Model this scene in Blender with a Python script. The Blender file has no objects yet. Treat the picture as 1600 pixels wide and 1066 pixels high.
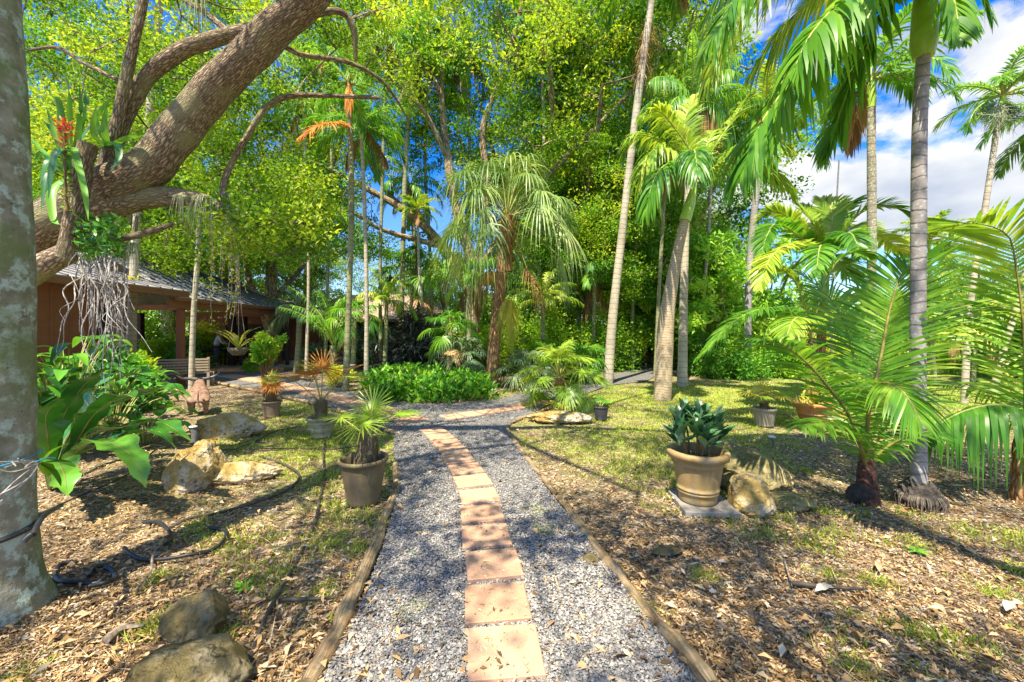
import bpy, math, numpy as np
from mathutils import Vector, Euler, noise as mnoise
rng = np.random.default_rng(11)
SC = bpy.context.scene
COL = SC.collection
# ---------- image-to-world helpers: eye at (0,0,1.7) looking along +Y, level ----------
F, HC, CX, CY = 625.0, 1.7, 800.0, 520.0
def P(px, py, Y): return np.array([(px-CX)/F*Y, Y, HC-(py-CY)/F*Y])
def G(px, py, z=0.0):
    Y = F*(HC-z)/(py-CY); return np.array([(px-CX)/F*Y, Y, z])
def nrm(v):
    v = np.asarray(v, float); return v/np.maximum(np.linalg.norm(v, axis=-1, keepdims=True), 1e-9)
def spline(pts, n):
    """Catmull-Rom through pts, n samples."""
    p = np.asarray(pts, float)
    if len(p) == 2: return p[0]+(p[1]-p[0])*np.linspace(0,1,n)[:,None]
    q = np.vstack([2*p[0]-p[1], p, 2*p[-1]-p[-2]])
    t = np.linspace(0, len(p)-1-1e-6, n); i = t.astype(int); u = (t-i)[:,None]
    a,b,c,d = q[i],q[i+1],q[i+2],q[i+3]
    return .5*((2*b)+(c-a)*u+(2*a-5*b+4*c-d)*u**2+(3*b-a-3*c+d)*u**3)
def snoise(p, f=1.0, s=0.0):
    p = np.asarray(p)*f+s
    x,y,z = p[...,0],p[...,1],p[...,2]
    return (np.sin(x*1.7+np.sin(y*2.3+z)*1.3)+np.sin(y*1.9+np.sin(z*2.1+x*1.3)*1.2)+np.sin(z*2.2+np.sin(x*1.6+y*1.1)*1.4))/3
class MB:
    def __init__(s): s.v=[]; s.uv=[]; s.f=[]; s.mi=[]; s.rnd=[]; s.n=0
    def add(s, V, Fc, uv=None, mi=0, rnd=None):
        V = np.asarray(V, float).reshape(-1,3); Fc = np.asarray(Fc, int)
        s.v.append(V); s.uv.append(np.zeros((len(V),2)) if uv is None else np.asarray(uv,float).reshape(-1,2))
        s.f.append(Fc+s.n); s.mi.append(np.full(len(Fc), mi)); 
        s.rnd.append(np.full(len(Fc), .5) if rnd is None else np.broadcast_to(rnd, (len(Fc),)).astype(float))
        s.n += len(V)
    def tube(s, pts, rad, k=8, n=None, mi=0, amp=0, fr=3., cap=True, seed=0, rnd=.5, ell=None):
        """swept tube through pts; rad number or per-control-point list"""
        n = n or max(4, len(pts)*4)
        c = spline(pts, n)
        rad = np.interp(np.linspace(0,1,n), np.linspace(0,1,len(np.atleast_1d(rad))), np.atleast_1d(rad))
        t = nrm(np.gradient(c, axis=0))
        a = np.zeros((n,3)); r0 = np.array([1.,0,0]) if abs(t[0][0])<.8 else np.array([0,1.,0])
        a[0] = nrm(r0-t[0]*(r0@t[0]))
        for i in range(1,n): a[i] = nrm(a[i-1]-t[i]*(a[i-1]@t[i]))
        b = np.cross(t,a)
        th = np.linspace(0,2*np.pi,k+1)
        R = rad[:,None]*np.ones((1,k+1))
        dirv = np.cos(th)[None,:,None]*a[:,None]+np.sin(th)[None,:,None]*b[:,None]
        if ell is not None: dirv = dirv*np.array(ell)
        if amp:
            R = R*(1+amp*snoise(c[:,None]+dirv*R[...,None], fr, seed))
        V = c[:,None]+dirv*R[...,None]
        L = np.concatenate([[0],np.cumsum(np.linalg.norm(np.diff(c,axis=0),axis=1))])
        uv = np.stack([np.broadcast_to(th[None]*max(rad.mean(),.01),(n,k+1)), np.broadcast_to(L[:,None],(n,k+1))],-1)
        i,j = np.meshgrid(np.arange(n-1),np.arange(k),indexing='ij'); q=(i*(k+1)+j).ravel()
        s.add(V.reshape(-1,3), np.stack([q,q+1,q+k+2,q+k+1],1), uv.reshape(-1,2), mi, rnd)
        if cap:
            for e,fl in ((0,1),(n-1,0)):
                W=np.vstack([V[e][:-1],c[e][None]]); jj=np.arange(k)
                fc=np.stack([jj,(jj+1)%k,np.full(k,k)],1)
                s.add(W, fc[:,::-1] if fl else fc, np.zeros((k+1,2))+.01, mi, rnd)
        return c
    def lathe(s, prof, k=40, mi=0, c=(0,0,0)):
        p=np.asarray(prof,float); n=len(p); th=np.linspace(0,2*np.pi,k+1)
        V=np.stack([p[:,0,None]*np.cos(th),p[:,0,None]*np.sin(th),np.broadcast_to(p[:,1,None],(n,k+1))],-1)+np.array(c)
        i,j=np.meshgrid(np.arange(n-1),np.arange(k),indexing='ij'); q=(i*(k+1)+j).ravel()
        L=np.concatenate([[0],np.cumsum(np.linalg.norm(np.diff(p,axis=0),axis=1))])
        uv=np.stack([np.broadcast_to(th*.2,(n,k+1)),np.broadcast_to(L[:,None],(n,k+1))],-1)
        s.add(V.reshape(-1,3),np.stack([q,q+1,q+k+2,q+k+1],1),uv.reshape(-1,2),mi)
    def box(s, c, d, rz=0, mi=0, rx=0):
        """bevel-less box centred at c with size d"""
        x=np.array([[a,b,e] for a in(-.5,.5) for b in(-.5,.5) for e in(-.5,.5)])*np.array(d)
        if rx: cr,sr=math.cos(rx),math.sin(rx); x=x@np.array([[1,0,0],[0,cr,sr],[0,-sr,cr]])
        cz,sz=math.cos(rz),math.sin(rz); x=x@np.array([[cz,sz,0],[-sz,cz,0],[0,0,1]])
        s.add(x+np.array(c), [[0,1,3,2],[4,6,7,5],[0,4,5,1],[2,3,7,6],[0,2,6,4],[1,5,7,3]], x[:,[1,2]]+x[:,[0,0]], mi)
    def slab(s, corners, h, mi=0, inset=.012):
        """bevelled slab from 4 ground corners"""
        c=np.asarray(corners,float); m=c.mean(0); ci=c+(m-c)*inset/np.linalg.norm(c-m,axis=1)[:,None]
        lo=c.copy(); mid=c.copy(); mid[:,2]+=h-inset*.5; top=ci.copy(); top[:,2]+=h
        V=np.vstack([lo,mid,top]); f=[[8,9,10,11]]
        for r in (0,4):
            for j in range(4): f.append([r+j,r+(j+1)%4,r+4+(j+1)%4,r+4+j])
        s.add(V,f,V[:,:2],mi)
    def diamonds(s, C, D, N, L, W, mi=0, rnd=None, fold=.15):
        """vectorised leaves: base C, direction D, normal-ish N"""
        D=nrm(D); S=nrm(np.cross(D,N)); U=np.cross(S,D)
        L=np.broadcast_to(L,(len(C),))[:,None]; W=np.broadcast_to(W,(len(C),))[:,None]
        V=np.stack([C, C+D*L*.45+S*W*.5+U*W*fold, C+D*L, C+D*L*.45-S*W*.5+U*W*fold],1)
        n=len(C); q=np.arange(n)[:,None]*4+np.arange(4)
        uv=np.tile(np.array([[0,.5],[.45,1],[1,.5],[.45,0]]),(n,1))
        s.add(V.reshape(-1,3), q, uv, mi, rng.random(n) if rnd is None else rnd)
    def cloud(s, cents, per, rad, L, W, mi=0, flat=.65, up=.5, rnd_c=None, outward=None):
        """leaf clumps round given centres"""
        cents=np.asarray(cents,float); n=len(cents)*per
        c=np.repeat(cents,per,0); r=np.broadcast_to(rad,(len(cents),)).repeat(per)
        d=nrm(rng.normal(size=(n,3)))*(rng.random((n,1))**.45)*r[:,None]; d[:,2]*=flat
        N=nrm(rng.normal(size=(n,3))+np.array([0,0,up*2])); D=nrm(rng.normal(size=(n,3))+d/np.maximum(r[:,None],.01)*.8-np.array([0,0,.2]))
        sz=rng.uniform(.45,1.4,n)
        base=(rng.random(len(cents)) if rnd_c is None else rnd_c).repeat(per)
        s.diamonds(c+d,D,N,L*sz,W*sz,mi,np.clip(base*.72+rng.random(n)*.28,0,1))
    def pinnate(s, pts, nl, L, W, droop=.35, lift=.25, ang=55, mi=0, mr=1, rr=.012, seg=4, start=.15, tipang=25, rag=.18, bare=0, rnd=.5, side=None):
        """feather frond: rachis through pts, nl leaflets a side"""
        c=spline(pts,40); t=nrm(np.gradient(c,axis=0))
        s.tube(pts,[rr*1.6,rr,rr*.25],5,n=18,mi=mr,cap=False)
        u=np.linspace(start,1,nl)
        ii=u*(39)
        ci=np.stack([np.interp(ii,np.arange(40),c[:,k]) for k in range(3)],1); ti=nrm(np.stack([np.interp(ii,np.arange(40),t[:,k]) for k in range(3)],1))
        if side is None:
            up=np.array([0,0,1.]); sd=np.cross(ti,up); bad=np.linalg.norm(sd,axis=1)<.25
            h=pts[-1]-pts[0]; h=np.array([h[0],h[1],0]); hs=nrm(np.cross(nrm(h+1e-6),up))
            sd=nrm(sd+hs*.35)
        else: sd=nrm(np.broadcast_to(np.array(side,float),ti.shape)-ti*(ti@np.array(side,float))[:,None])
        un=np.cross(sd,ti)
        for sg in (-1,1):
            a=np.radians(ang+(tipang-ang)*u**2)+rng.normal(0,.05,nl)
            l=L*(np.sin(np.clip((u-start)/(1-start)*.86+.12,0,1)*np.pi)**.55)*rng.uniform(1-rag,1.0,nl)
            li=lift+rng.normal(0,rag,nl)
            d=nrm(sg*sd*np.sin(a)[:,None]+ti*np.cos(a)[:,None]+un*li[:,None])
            w=ti*np.sin(a)[:,None]-sg*sd*np.cos(a)[:,None]; w=nrm(w+un*rng.normal(0,.25,(nl,1)))
            rows=[]; prof=np.array([.45,1,.95,.6,0.02]) if seg==4 else np.interp(np.linspace(0,1,seg+1),[0,.2,.6,1],[.45,1,.85,.02])
            dr=droop*rng.uniform(.7,1.3,nl)
            for k in range(seg+1):
                x=k/seg
                p=ci+d*(l*x)[:,None]+np.array([0,0,-1.])*(dr*l*x*x)[:,None]
                p=p-d*(dr*l*x*x*.35)[:,None]
                rows.append(np.stack([p-w*W*.5*prof[k],p+w*W*.5*prof[k]],1))
            V=np.stack(rows,1)  # nl, seg+1, 2, 3
            m=(seg+1)*2; q0=np.arange(nl)[:,None]*m
            fs=np.concatenate([np.stack([q0[:,0]+2*k,q0[:,0]+2*k+1,q0[:,0]+2*k+3,q0[:,0]+2*k+2],1) for k in range(seg)])
            rn=np.tile(np.clip(rnd+rng.normal(0,.13,nl),0,1),seg)
            s.add(V.reshape(-1,3),fs,None,mi,rn)
    def fan(s, hub, t, up, R, n=30, spread=140, W=.03, droop=.3, fuse=.35, mi=0, rnd=.5, seg=4, fold=.2):
        """palmate blade: n segments round hub in plane of t (axis) and side"""
        t=nrm(t); sd=nrm(np.cross(t,up)); un=np.cross(sd,t)
        a=np.radians(np.linspace(-spread,spread,n))+rng.normal(0,.02,n)
        d=nrm(np.cos(a)[:,None]*t+np.sin(a)[:,None]*sd+un*(fold*(1-np.cos(a)))[:,None]*.5+un*.12*((np.arange(n)%2)[:,None]-.5)*0)
        l=R*(1-.22*(np.abs(a)/np.radians(180))**1.5)*rng.uniform(.9,1.05,n)
        w=nrm(np.cross(un,d)); wmax=2*R*fuse*math.sin(math.radians(spread)/n)
        rows=[]
        dr=droop*rng.uniform(.6,1.4,n)
        for k in range(seg+1):
            x=k/seg
            p=hub+d*(l*x)[:,None]+np.array([0,0,-1.])*(dr*l*x**2.2)[:,None]-d*(dr*l*x**2.2*.3)[:,None]
            ww=np.interp(x,[0,fuse,.75,1],[.08*W,max(wmax,W),W*.8,.03*W])*.5
            rows.append(np.stack([p-w*ww-un*ww*.35,p+w*ww+un*ww*.35],1))
        V=np.stack(rows,1); m=(seg+1)*2; q0=np.arange(n)*m
        fs=np.concatenate([np.stack([q0+2*k,q0+2*k+1,q0+2*k+3,q0+2*k+2],1) for k in range(seg)])
        s.add(V.reshape(-1,3),fs,None,mi,np.tile(np.clip(rnd+rng.normal(0,.1,n),0,1),seg))
    def strap(s, pts, w, prof=((0,.35),(.35,1),(.75,.8),(1,.03)), fold=.25, wav=0, n=12, k=4, mi=0, rnd=.5, side=None, lob=0, tw=0):
        c=spline(pts,n); t=nrm(np.gradient(c,axis=0)); up=np.array([0,0,1.])
        if side is None:
            sd=np.cross(t,up)+1e-4; h=c[-1]-c[0]; hs=np.cross(nrm(np.array([h[0],h[1],1e-4])),up); sd=nrm(nrm(sd)+hs*.8)
        else: sd=nrm(np.broadcast_to(side,t.shape)-t*(t@np.array(side,float))[:,None])
        un=nrm(np.cross(sd,t)); pr=np.array(prof); x=np.linspace(0,1,n)
        ww=np.interp(x,pr[:,0],pr[:,1])*w*.5
        if lob: ww=ww*(1+lob*np.sin(x*45+rng.random()*6)*np.where(x>.1,1,0))
        y=np.linspace(-1,1,k+1); ph=rng.random()*6
        V=c[:,None]+sd[:,None]*(y[None,:,None]*ww[:,None,None])+un[:,None]*((np.abs(y)[None]**1.3*fold*ww[:,None]+wav*ww[:,None]*np.abs(y)[None]*np.sin(x[:,None]*22+ph+np.sign(y)[None]*1.3))[...,None])
        i,j=np.meshgrid(np.arange(n-1),np.arange(k),indexing='ij'); q=(i*(k+1)+j).ravel()
        uv=np.stack([np.broadcast_to(y*.5+.5,(n,k+1)),np.broadcast_to(x[:,None],(n,k+1))],-1)
        s.add(V.reshape(-1,3),np.stack([q,q+1,q+k+2,q+k+1],1),uv.reshape(-1,2),mi,rnd)
    def build(s, name, mats, parent=None, smooth=True, loc=None):
        me=bpy.data.meshes.new(name)
        V=np.concatenate(s.v); me.vertices.add(len(V)); me.vertices.foreach_set('co',V.ravel())
        lt=np.concatenate([np.full(len(f),f.shape[1]) for f in s.f]); lv=np.concatenate([f.ravel() for f in s.f])
        me.loops.add(len(lv)); me.loops.foreach_set('vertex_index',lv)
        me.polygons.add(len(lt)); me.polygons.foreach_set('loop_start',np.concatenate([[0],np.cumsum(lt)[:-1]]))
        me.polygons.foreach_set('material_index',np.concatenate(s.mi))
        me.polygons.foreach_set('use_smooth',np.full(len(lt),smooth))
        uvl=me.uv_layers.new(name='UVMap'); uvl.data.foreach_set('uv',np.concatenate(s.uv)[lv].ravel())
        at=me.attributes.new('rnd','FLOAT','FACE'); at.data.foreach_set('value',np.concatenate(s.rnd))
        me.update(calc_edges=True)
        for m in (mats if isinstance(mats,(list,tuple)) else [mats]): me.materials.append(m)
        o=bpy.data.objects.new(name,me); COL.objects.link(o)
        if parent: o.parent=parent
        if loc is not None: o.location=loc
        return o
def tag(o,label,cat,group=None,kind=None):
    if label: o['label']=label
    if cat: o['category']=cat
    if group: o['group']=group
    if kind: o['kind']=kind
    return o
def thing(name,label,cat,loc=(0,0,0),group=None,rz=0):
    o=bpy.data.objects.new(name,None); COL.objects.link(o); o.location=loc; o.rotation_euler=(0,0,rz); o.empty_display_size=.2
    return tag(o,label,cat,group)
def copy_tree(o,loc,rz=0,sc=(1,1,1),label=None,parent=None,group=None):
    c=o.copy(); COL.objects.link(c)
    if parent: c.parent=parent
    else:
        c.location=loc; c.rotation_euler=(0,0,rz); c.scale=sc
        if label: c['label']=label
        if group: c['group']=group
    for ch in list(o.children): copy_tree(ch,None,parent=c)
    return c
# ---------- materials ----------
class NT:
    def __init__(s,name):
        s.m=bpy.data.materials.new(name); s.m.use_nodes=True; s.t=s.m.node_tree; s.t.nodes.clear()
        s.out=s.t.nodes.new('ShaderNodeOutputMaterial')
    def n(s,typ,ins=None,**kw):
        nd=s.t.nodes.new('ShaderNode'+typ)
        for k,v in kw.items(): setattr(nd,k,v)
        for k,v in (ins or {}).items():
            if isinstance(v,bpy.types.NodeSocket): s.t.links.new(v,nd.inputs[k])
            else: nd.inputs[k].default_value=v
        return nd
    def ramp(s,fac,stops,interp='LINEAR'):
        nd=s.t.nodes.new('ShaderNodeValToRGB'); nd.color_ramp.interpolation=interp
        e=nd.color_ramp.elements
        while len(e)<len(stops): e.new(.5)
        for el,(p,c) in zip(e,stops): el.position=p; el.color=(*c,1) if len(c)==3 else c
        s.t.links.new(fac,nd.inputs[0]); return nd.outputs[0]
    def mix(s,fac,a,b,mode='MIX'):
        nd=s.t.nodes.new('ShaderNodeMix'); nd.data_type='RGBA'; nd.blend_type=mode
        for k,v in ((0,fac),(6,a),(7,b)):
            if isinstance(v,bpy.types.NodeSocket): s.t.links.new(v,nd.inputs[k])
            else: nd.inputs[k].default_value=v if k==0 else (*v,1)
        return nd.outputs[2]
    def noise(s,vec,scale,detail=4,rough=.55,dist=0):
        nd=s.n('TexNoise',{'Scale':scale,'Detail':detail,'Roughness':rough,'Distortion':dist})
        if vec is not None: s.t.links.new(vec,nd.inputs['Vector'])
        return nd.outputs[0]
    def math(s,op,a,b=0.,c=0.):
        nd=s.t.nodes.new('ShaderNodeMath'); nd.operation=op
        for k,v in enumerate((a,b,c)):
            if isinstance(v,bpy.types.NodeSocket): s.t.links.new(v,nd.inputs[k])
            else: nd.inputs[k].default_value=v
        return nd.outputs[0]
    def pos(s): return s.n('NewGeometry').outputs['Position']
    def obj(s): return s.n('TexCoord').outputs['Object']
    def uv(s,sx=1,sy=1):
        return s.n('Mapping',{'Vector':s.n('TexCoord').outputs['UV'],'Scale':(sx,sy,1)}).outputs[0]
    def fin(s,col,rough=.8,bump=None,bd=.01,bs=1.,spec=.3,trans=None,tcol=None,metal=0.):
        p=s.n('BsdfPrincipled',{'Roughness':rough,'Specular IOR Level':spec,'Metallic':metal})
        if isinstance(col,bpy.types.NodeSocket): s.t.links.new(col,p.inputs['Base Color'])
        else: p.inputs['Base Color'].default_value=(*col,1)
        if bump is not None:
            b=s.n('Bump',{'Height':bump,'Distance':bd,'Strength':bs}); s.t.links.new(b.outputs[0],p.inputs['Normal'])
        o=p.outputs[0]
        if trans:
            tr=s.n('BsdfTranslucent')
            if isinstance(tcol,bpy.types.NodeSocket): s.t.links.new(tcol,tr.inputs[0])
            mx=s.n('MixShader',{0:trans}); s.t.links.new(o,mx.inputs[1]); s.t.links.new(tr.outputs[0],mx.inputs[2]); o=mx.outputs[0]
        s.t.links.new(o,s.out.inputs[0]); return s.m
def leaf(name,stops,trans=.4,rough=.5,spec=.3,big=.25,yell=(1.25,1.15,.6)):
    """foliage: per-leaf tone from the face attribute, plus a broad variation through the plant"""
    t=NT(name); a=t.n('Attribute',attribute_name='rnd').outputs['Fac']
    nz=t.noise(t.pos(),1.1,2)
    f=t.math('ADD',a,t.math('MULTIPLY',t.math('SUBTRACT',nz,.5),big*4)); 
    n=len(stops); col=t.ramp(f,[(i/(n-1),c) for i,c in enumerate(stops)])
    tc=t.mix(1.,col,yell,'MULTIPLY')
    return t.fin(col,rough,spec=spec,trans=trans,tcol=tc)
def bark(name,c1,c2,c3,su=14,sv=4,bd=.02,patch=(.3,.34,.3),pf=.35,psc=5):
    """furrowed bark in tube UV, with lichen patches"""
    t=NT(name); uv=t.uv(su,sv)
    v=t.n('TexVoronoi',{'Scale':1.,'Randomness':1.},feature='DISTANCE_TO_EDGE'); 
    wv=t.n('VectorMath',{0:uv,1:t.n('VectorMath',{0:t.n('TexNoise',{'Vector':t.uv(su*.3,sv*.5),'Scale':1.,'Detail':6,'Roughness':.7}).outputs[1],'Scale':2.2},operation='SCALE').outputs[0]},operation='ADD').outputs[0]
    t.t.links.new(wv,v.inputs['Vector'])
    nz=t.noise(t.obj(),40,5); h=t.math('ADD',t.math('MINIMUM',t.math('MULTIPLY',v.outputs[0],3),1.),t.math('MULTIPLY',nz,.35))
    col=t.ramp(h,[(.12,c1),(.5,c2),(1.1/1.35,c3)])
    pm=t.ramp(t.noise(t.obj(),psc,6,.65),[(.5,(0,0,0)),(.66,(pf*2,)*3)])
    col=t.mix(pm,col,patch)
    return t.fin(col,.9,bump=h,bd=bd,spec=.15)
def palmbark(name,ca,cb,ring,sp=9.,moss=None,lich=(.5,.52,.48),bd=.006,lp=.55):
    """smooth palm trunk with leaf-scar rings; v is metres"""
    t=NT(name); tc=t.n('TexCoord').outputs['UV']; sx=t.n('SeparateXYZ',{0:tc})
    nz=t.noise(t.obj(),3.5,4); v=t.math('ADD',sx.outputs[1],t.math('MULTIPLY',nz,.16))
    fr=t.math('FRACT',t.math('MULTIPLY',v,sp)); rg=t.ramp(fr,[(0,(1,)*3),(.12,(.0,)*3),(.85,(0,)*3),(1,(.8,)*3)])
    col=t.mix(t.noise(t.obj(),11,6,.7),ca,cb)
    col=t.mix(t.ramp(t.noise(t.obj(),26,5,.6),[(lp,(0,)*3),(lp+.1,(.85,)*3)]),col,lich)
    col=t.mix(t.ramp(t.noise(t.obj(),1.7,6,.7),[(.45,(0,)*3),(.7,(.65,)*3)]),col,tuple(x*.45 for x in ca))
    if moss: col=t.mix(t.ramp(t.noise(t.obj(),2.2,4),[(.48,(0,)*3),(.62,(.8,)*3)]),col,moss)
    col=t.mix(t.math('MULTIPLY',rg,.75),col,ring)
    h=t.math('ADD',t.math('MULTIPLY',rg,-.6),t.math('MULTIPLY',t.noise(t.obj(),45,4),.4))
    return t.fin(col,.85,bump=h,bd=bd,spec=.2)
def stone(name,ca,cb,cc,sc=6,bd=.03):
    t=NT(name); o=t.obj(); n1=t.noise(o,sc*.5,8,.65,.3); v=t.n('TexVoronoi',{'Vector':o,'Scale':sc*2.2,'Randomness':1.})
    pit=t.ramp(v.outputs[0],[(.05,(0,)*3),(.35,(1,)*3)]); pm=t.ramp(t.noise(o,sc*.9,3),[(.45,(0,)*3),(.6,(1,)*3)])
    h=t.math('ADD',t.math('ADD',t.math('MULTIPLY',n1,1.6),t.math('MULTIPLY',t.noise(o,sc*5,6,.75),.6)),t.math('MULTIPLY',pit,t.math('MULTIPLY',pm,.8)))
    col=t.ramp(n1,[(.28,ca),(.46,cb),(.62,cc)]); col=t.mix(t.math('MULTIPLY',t.math('SUBTRACT',1.,pit),t.math('MULTIPLY',pm,.8)),col,(.07,.05,.02))
    return t.fin(col,.92,bump=h,bd=bd,spec=.15)
def plain(name,c,rough=.6,var=.25,sc=8,bd=.003,spec=.3,c2=None,metal=0.):
    t=NT(name); nz=t.noise(t.obj(),sc,6,.65); c2=c2 or tuple(x*(1-var*1.6) for x in c)
    return t.fin(t.ramp(nz,[(.3,c2),(.62,c)]),rough,bump=nz,bd=bd,spec=spec,metal=metal)
def wood(name,ca,cb,su=3,sv=30,bd=.004,axis=0):
    t=NT(name); m=t.n('Mapping',{'Vector':t.n('TexCoord').outputs['UV'],'Scale':(su,sv,1)}).outputs[0]
    nz=t.noise(m,1.,6,.7,.4); n2=t.noise(t.obj(),4,4)
    col=t.mix(nz,ca,cb); col=t.mix(t.math('MULTIPLY',n2,.5),col,tuple(x*.55 for x in ca))
    return t.fin(col,.85,bump=nz,bd=bd,spec=.2)
M={}
M['leaf_oak']=leaf('oak_leaves',[(.045,.13,.012),(.14,.29,.018),(.31,.48,.03),(.58,.66,.05)],trans=.5)
M['leaf_bright']=leaf('bright_leaves',[(.06,.18,.015),(.15,.36,.02),(.32,.55,.03),(.60,.70,.05)],trans=.5)
M['leaf_deep']=leaf('deep_leaves',[(.04,.15,.015),(.09,.28,.025),(.20,.44,.03),(.38,.58,.05)],trans=.42)
M['leaf_mid']=leaf('canopy_leaves',[(.035,.13,.014),(.10,.28,.02),(.25,.48,.03),(.50,.68,.06)],trans=.5,big=.4)
M['leaf_yellow']=leaf('yellow_leaves',[(.15,.28,.02),(.36,.50,.03),(.62,.68,.05),(.84,.72,.08)],trans=.5)
M['frond']=leaf('palm_leaflets',[(.035,.14,.015),(.09,.28,.025),(.19,.42,.035),(.38,.56,.06)],trans=.48,rough=.38,spec=.5)
M['frond_lime']=leaf('lime_leaflets',[(.08,.20,.02),(.20,.38,.03),(.38,.52,.05),(.60,.62,.10)],trans=.42,rough=.38,spec=.5)
M['frond_blue']=leaf('bluegreen_fans',[(.05,.11,.05),(.11,.20,.10),(.22,.32,.16),(.42,.48,.25)],trans=.3,rough=.45,spec=.4)
M['frond_grey']=leaf('drooping_fans',[(.06,.13,.03),(.13,.24,.05),(.26,.38,.10),(.50,.56,.24)],trans=.3,rough=.45,spec=.4)
M['dead']=leaf('dead_fronds',[(.10,.05,.02),(.24,.13,.05),(.42,.25,.11),(.55,.38,.2)],trans=.2,rough=.8,spec=.1,yell=(1.1,.9,.6))
M['orange_dead']=leaf('orange_dead_leaflets',[(.22,.07,.015),(.45,.16,.03),(.62,.27,.06),(.75,.42,.14)],trans=.3,rough=.7,spec=.1,yell=(1.1,.9,.6))
M['yellow_fan']=leaf('yellowing_fans',[(.20,.26,.03),(.42,.44,.05),(.62,.56,.09),(.75,.60,.15)],trans=.4,rough=.45,yell=(1.1,1.05,.6))
M['purple']=leaf('dark_purple_leaves',[(.012,.010,.018),(.03,.025,.035),(.05,.07,.05),(.10,.12,.09)],trans=.15,rough=.35,spec=.5)
M['glossy']=leaf('glossy_leaves',[(.02,.09,.015),(.05,.20,.02),(.10,.34,.03),(.22,.50,.05)],trans=.3,rough=.28,spec=.6)
M['fernleaf']=leaf('fern_straps',[(.012,.06,.012),(.025,.11,.016),(.055,.20,.022),(.13,.32,.035)],trans=.14,rough=.25,spec=.6)
M['umb']=leaf('umbrella_leaves',[(.07,.24,.02),(.17,.42,.03),(.34,.62,.05),(.56,.76,.10)],trans=.45,rough=.35,spec=.5)
M['stem_tan']=bark('tan_fibrous_stem',(.16,.11,.05),(.42,.33,.18),(.60,.50,.32),30,4,.012,(.34,.33,.18),.2,8)
M['bed']=leaf('ground_fern_leaves',[(.03,.13,.012),(.07,.27,.02),(.16,.43,.03),(.36,.56,.05)],trans=.35,rough=.35,spec=.4)
M['pewter']=leaf('dark_potted_leaves',[(.02,.08,.03),(.05,.15,.06),(.11,.25,.10),(.24,.36,.20)],trans=.15,rough=.35,spec=.5,big=.1)
M['brom']=leaf('bromeliad_straps',[(.03,.13,.05),(.06,.21,.06),(.11,.32,.05),(.20,.45,.06)],trans=.25,rough=.4,spec=.4)
M['red']=leaf('red_bracts',[(.6,.03,.02),(.8,.06,.03),(.85,.15,.05),(.8,.3,.1)],trans=.3,yell=(1,.8,.6))
M['moss']=leaf('air_plant_strands',[(.14,.19,.11),(.25,.32,.18),(.38,.42,.26),(.5,.52,.36)],trans=.2,rough=.7)
M['bark_oak']=bark('oak_bark',(.10,.07,.04),(.30,.22,.14),(.52,.41,.29),46,9,.022,(.40,.38,.20),.40,2.2)
def greybark():
    t=NT('grey_trunk_bark'); o=t.obj(); col=t.ramp(t.noise(o,6,7,.7),[(.3,(.11,.11,.06)),(.5,(.24,.23,.16)),(.7,(.36,.34,.27))])
    col=t.mix(t.ramp(t.noise(o,9,6,.75),[(.5,(0,)*3),(.58,(.85,)*3)]),col,(.44,.54,.46))
    col=t.mix(t.ramp(t.noise(o,2.4,5,.6),[(.5,(0,)*3),(.62,(.75,)*3)]),col,(.15,.19,.06))
    col=t.mix(t.ramp(t.noise(o,38,3,.6),[(.66,(0,)*3),(.72,(.8,)*3)]),col,(.06,.05,.04))
    return t.fin(col,.9,bump=t.math('ADD',t.noise(o,22,6,.7),t.noise(o,4,3)),bd=.012,spec=.15)
M['bark_grey']=greybark()
M['bark_bg']=bark('far_bark',(.10,.07,.04),(.26,.19,.11),(.40,.31,.2),10,3,.02,(.3,.32,.2),.3,3)
M['bark_brown']=bark('fibre_trunk_bark',(.09,.045,.02),(.34,.18,.08),(.52,.30,.13),26,5,.012,(.4,.34,.2),.2,6)
M['root']=bark('root_bark',(.16,.14,.12),(.38,.35,.31),(.56,.53,.48),40,12,.004,(.6,.58,.52),.3,20)
M['palm_grey']=palmbark('ringed_grey_palm',(.26,.24,.23),(.37,.33,.30),(.12,.10,.10),9)
M['palm_mottled']=palmbark('mottled_palm',(.16,.14,.08),(.36,.33,.24),(.16,.13,.09),7,lich=(.5,.5,.4),lp=.5)
M['palm_pale']=palmbark('pale_ringed_palm',(.36,.31,.22),(.52,.47,.36),(.20,.15,.09),6,lich=(.6,.58,.5))
M['palm_bottle']=palmbark('bottle_palm_bark',(.40,.29,.16),(.56,.46,.32),(.16,.10,.05),16,lich=(.6,.56,.48),bd=.012)
M['palm_green']=palmbark('greenish_palm',(.18,.20,.08),(.34,.33,.18),(.12,.11,.05),6,lich=(.48,.48,.36))
M['shaft']=plain('green_crownshaft',(.44,.64,.08),.35,.2,5,spec=.5)
M['rachis']=plain('frond_rachis',(.40,.42,.10),.45,.3,10,spec=.4)
M['rachis_olive']=plain('olive_rachis',(.30,.26,.07),.5,.4,10)
M['rachis_brown']=plain('brown_rachis',(.25,.15,.05),.6,.4,10)
M['twig']=plain('twig_wood',(.34,.27,.20),.9,.5,30)
def logmat():
    t=NT('weathered_log'); m=t.uv(60,3.5); n=t.noise(m,1.,8,.75,.6); col=t.ramp(n,[(.32,(.07,.045,.025)),(.46,(.27,.19,.10)),(.62,(.50,.38,.23)),(.75,(.62,.52,.36))])
    col=t.mix(t.ramp(t.noise(t.obj(),5,5,.7),[(.5,(0,)*3),(.64,(.8,)*3)]),col,(.15,.14,.07)); col=t.mix(t.ramp(t.noise(t.obj(),9,4,.7),[(.56,(0,)*3),(.66,(.7,)*3)]),col,(.30,.17,.08))
    return t.fin(col,.95,bump=t.math('ADD',n,t.noise(t.obj(),18,4)),bd=.02,spec=.1)
M['log']=logmat()
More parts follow.
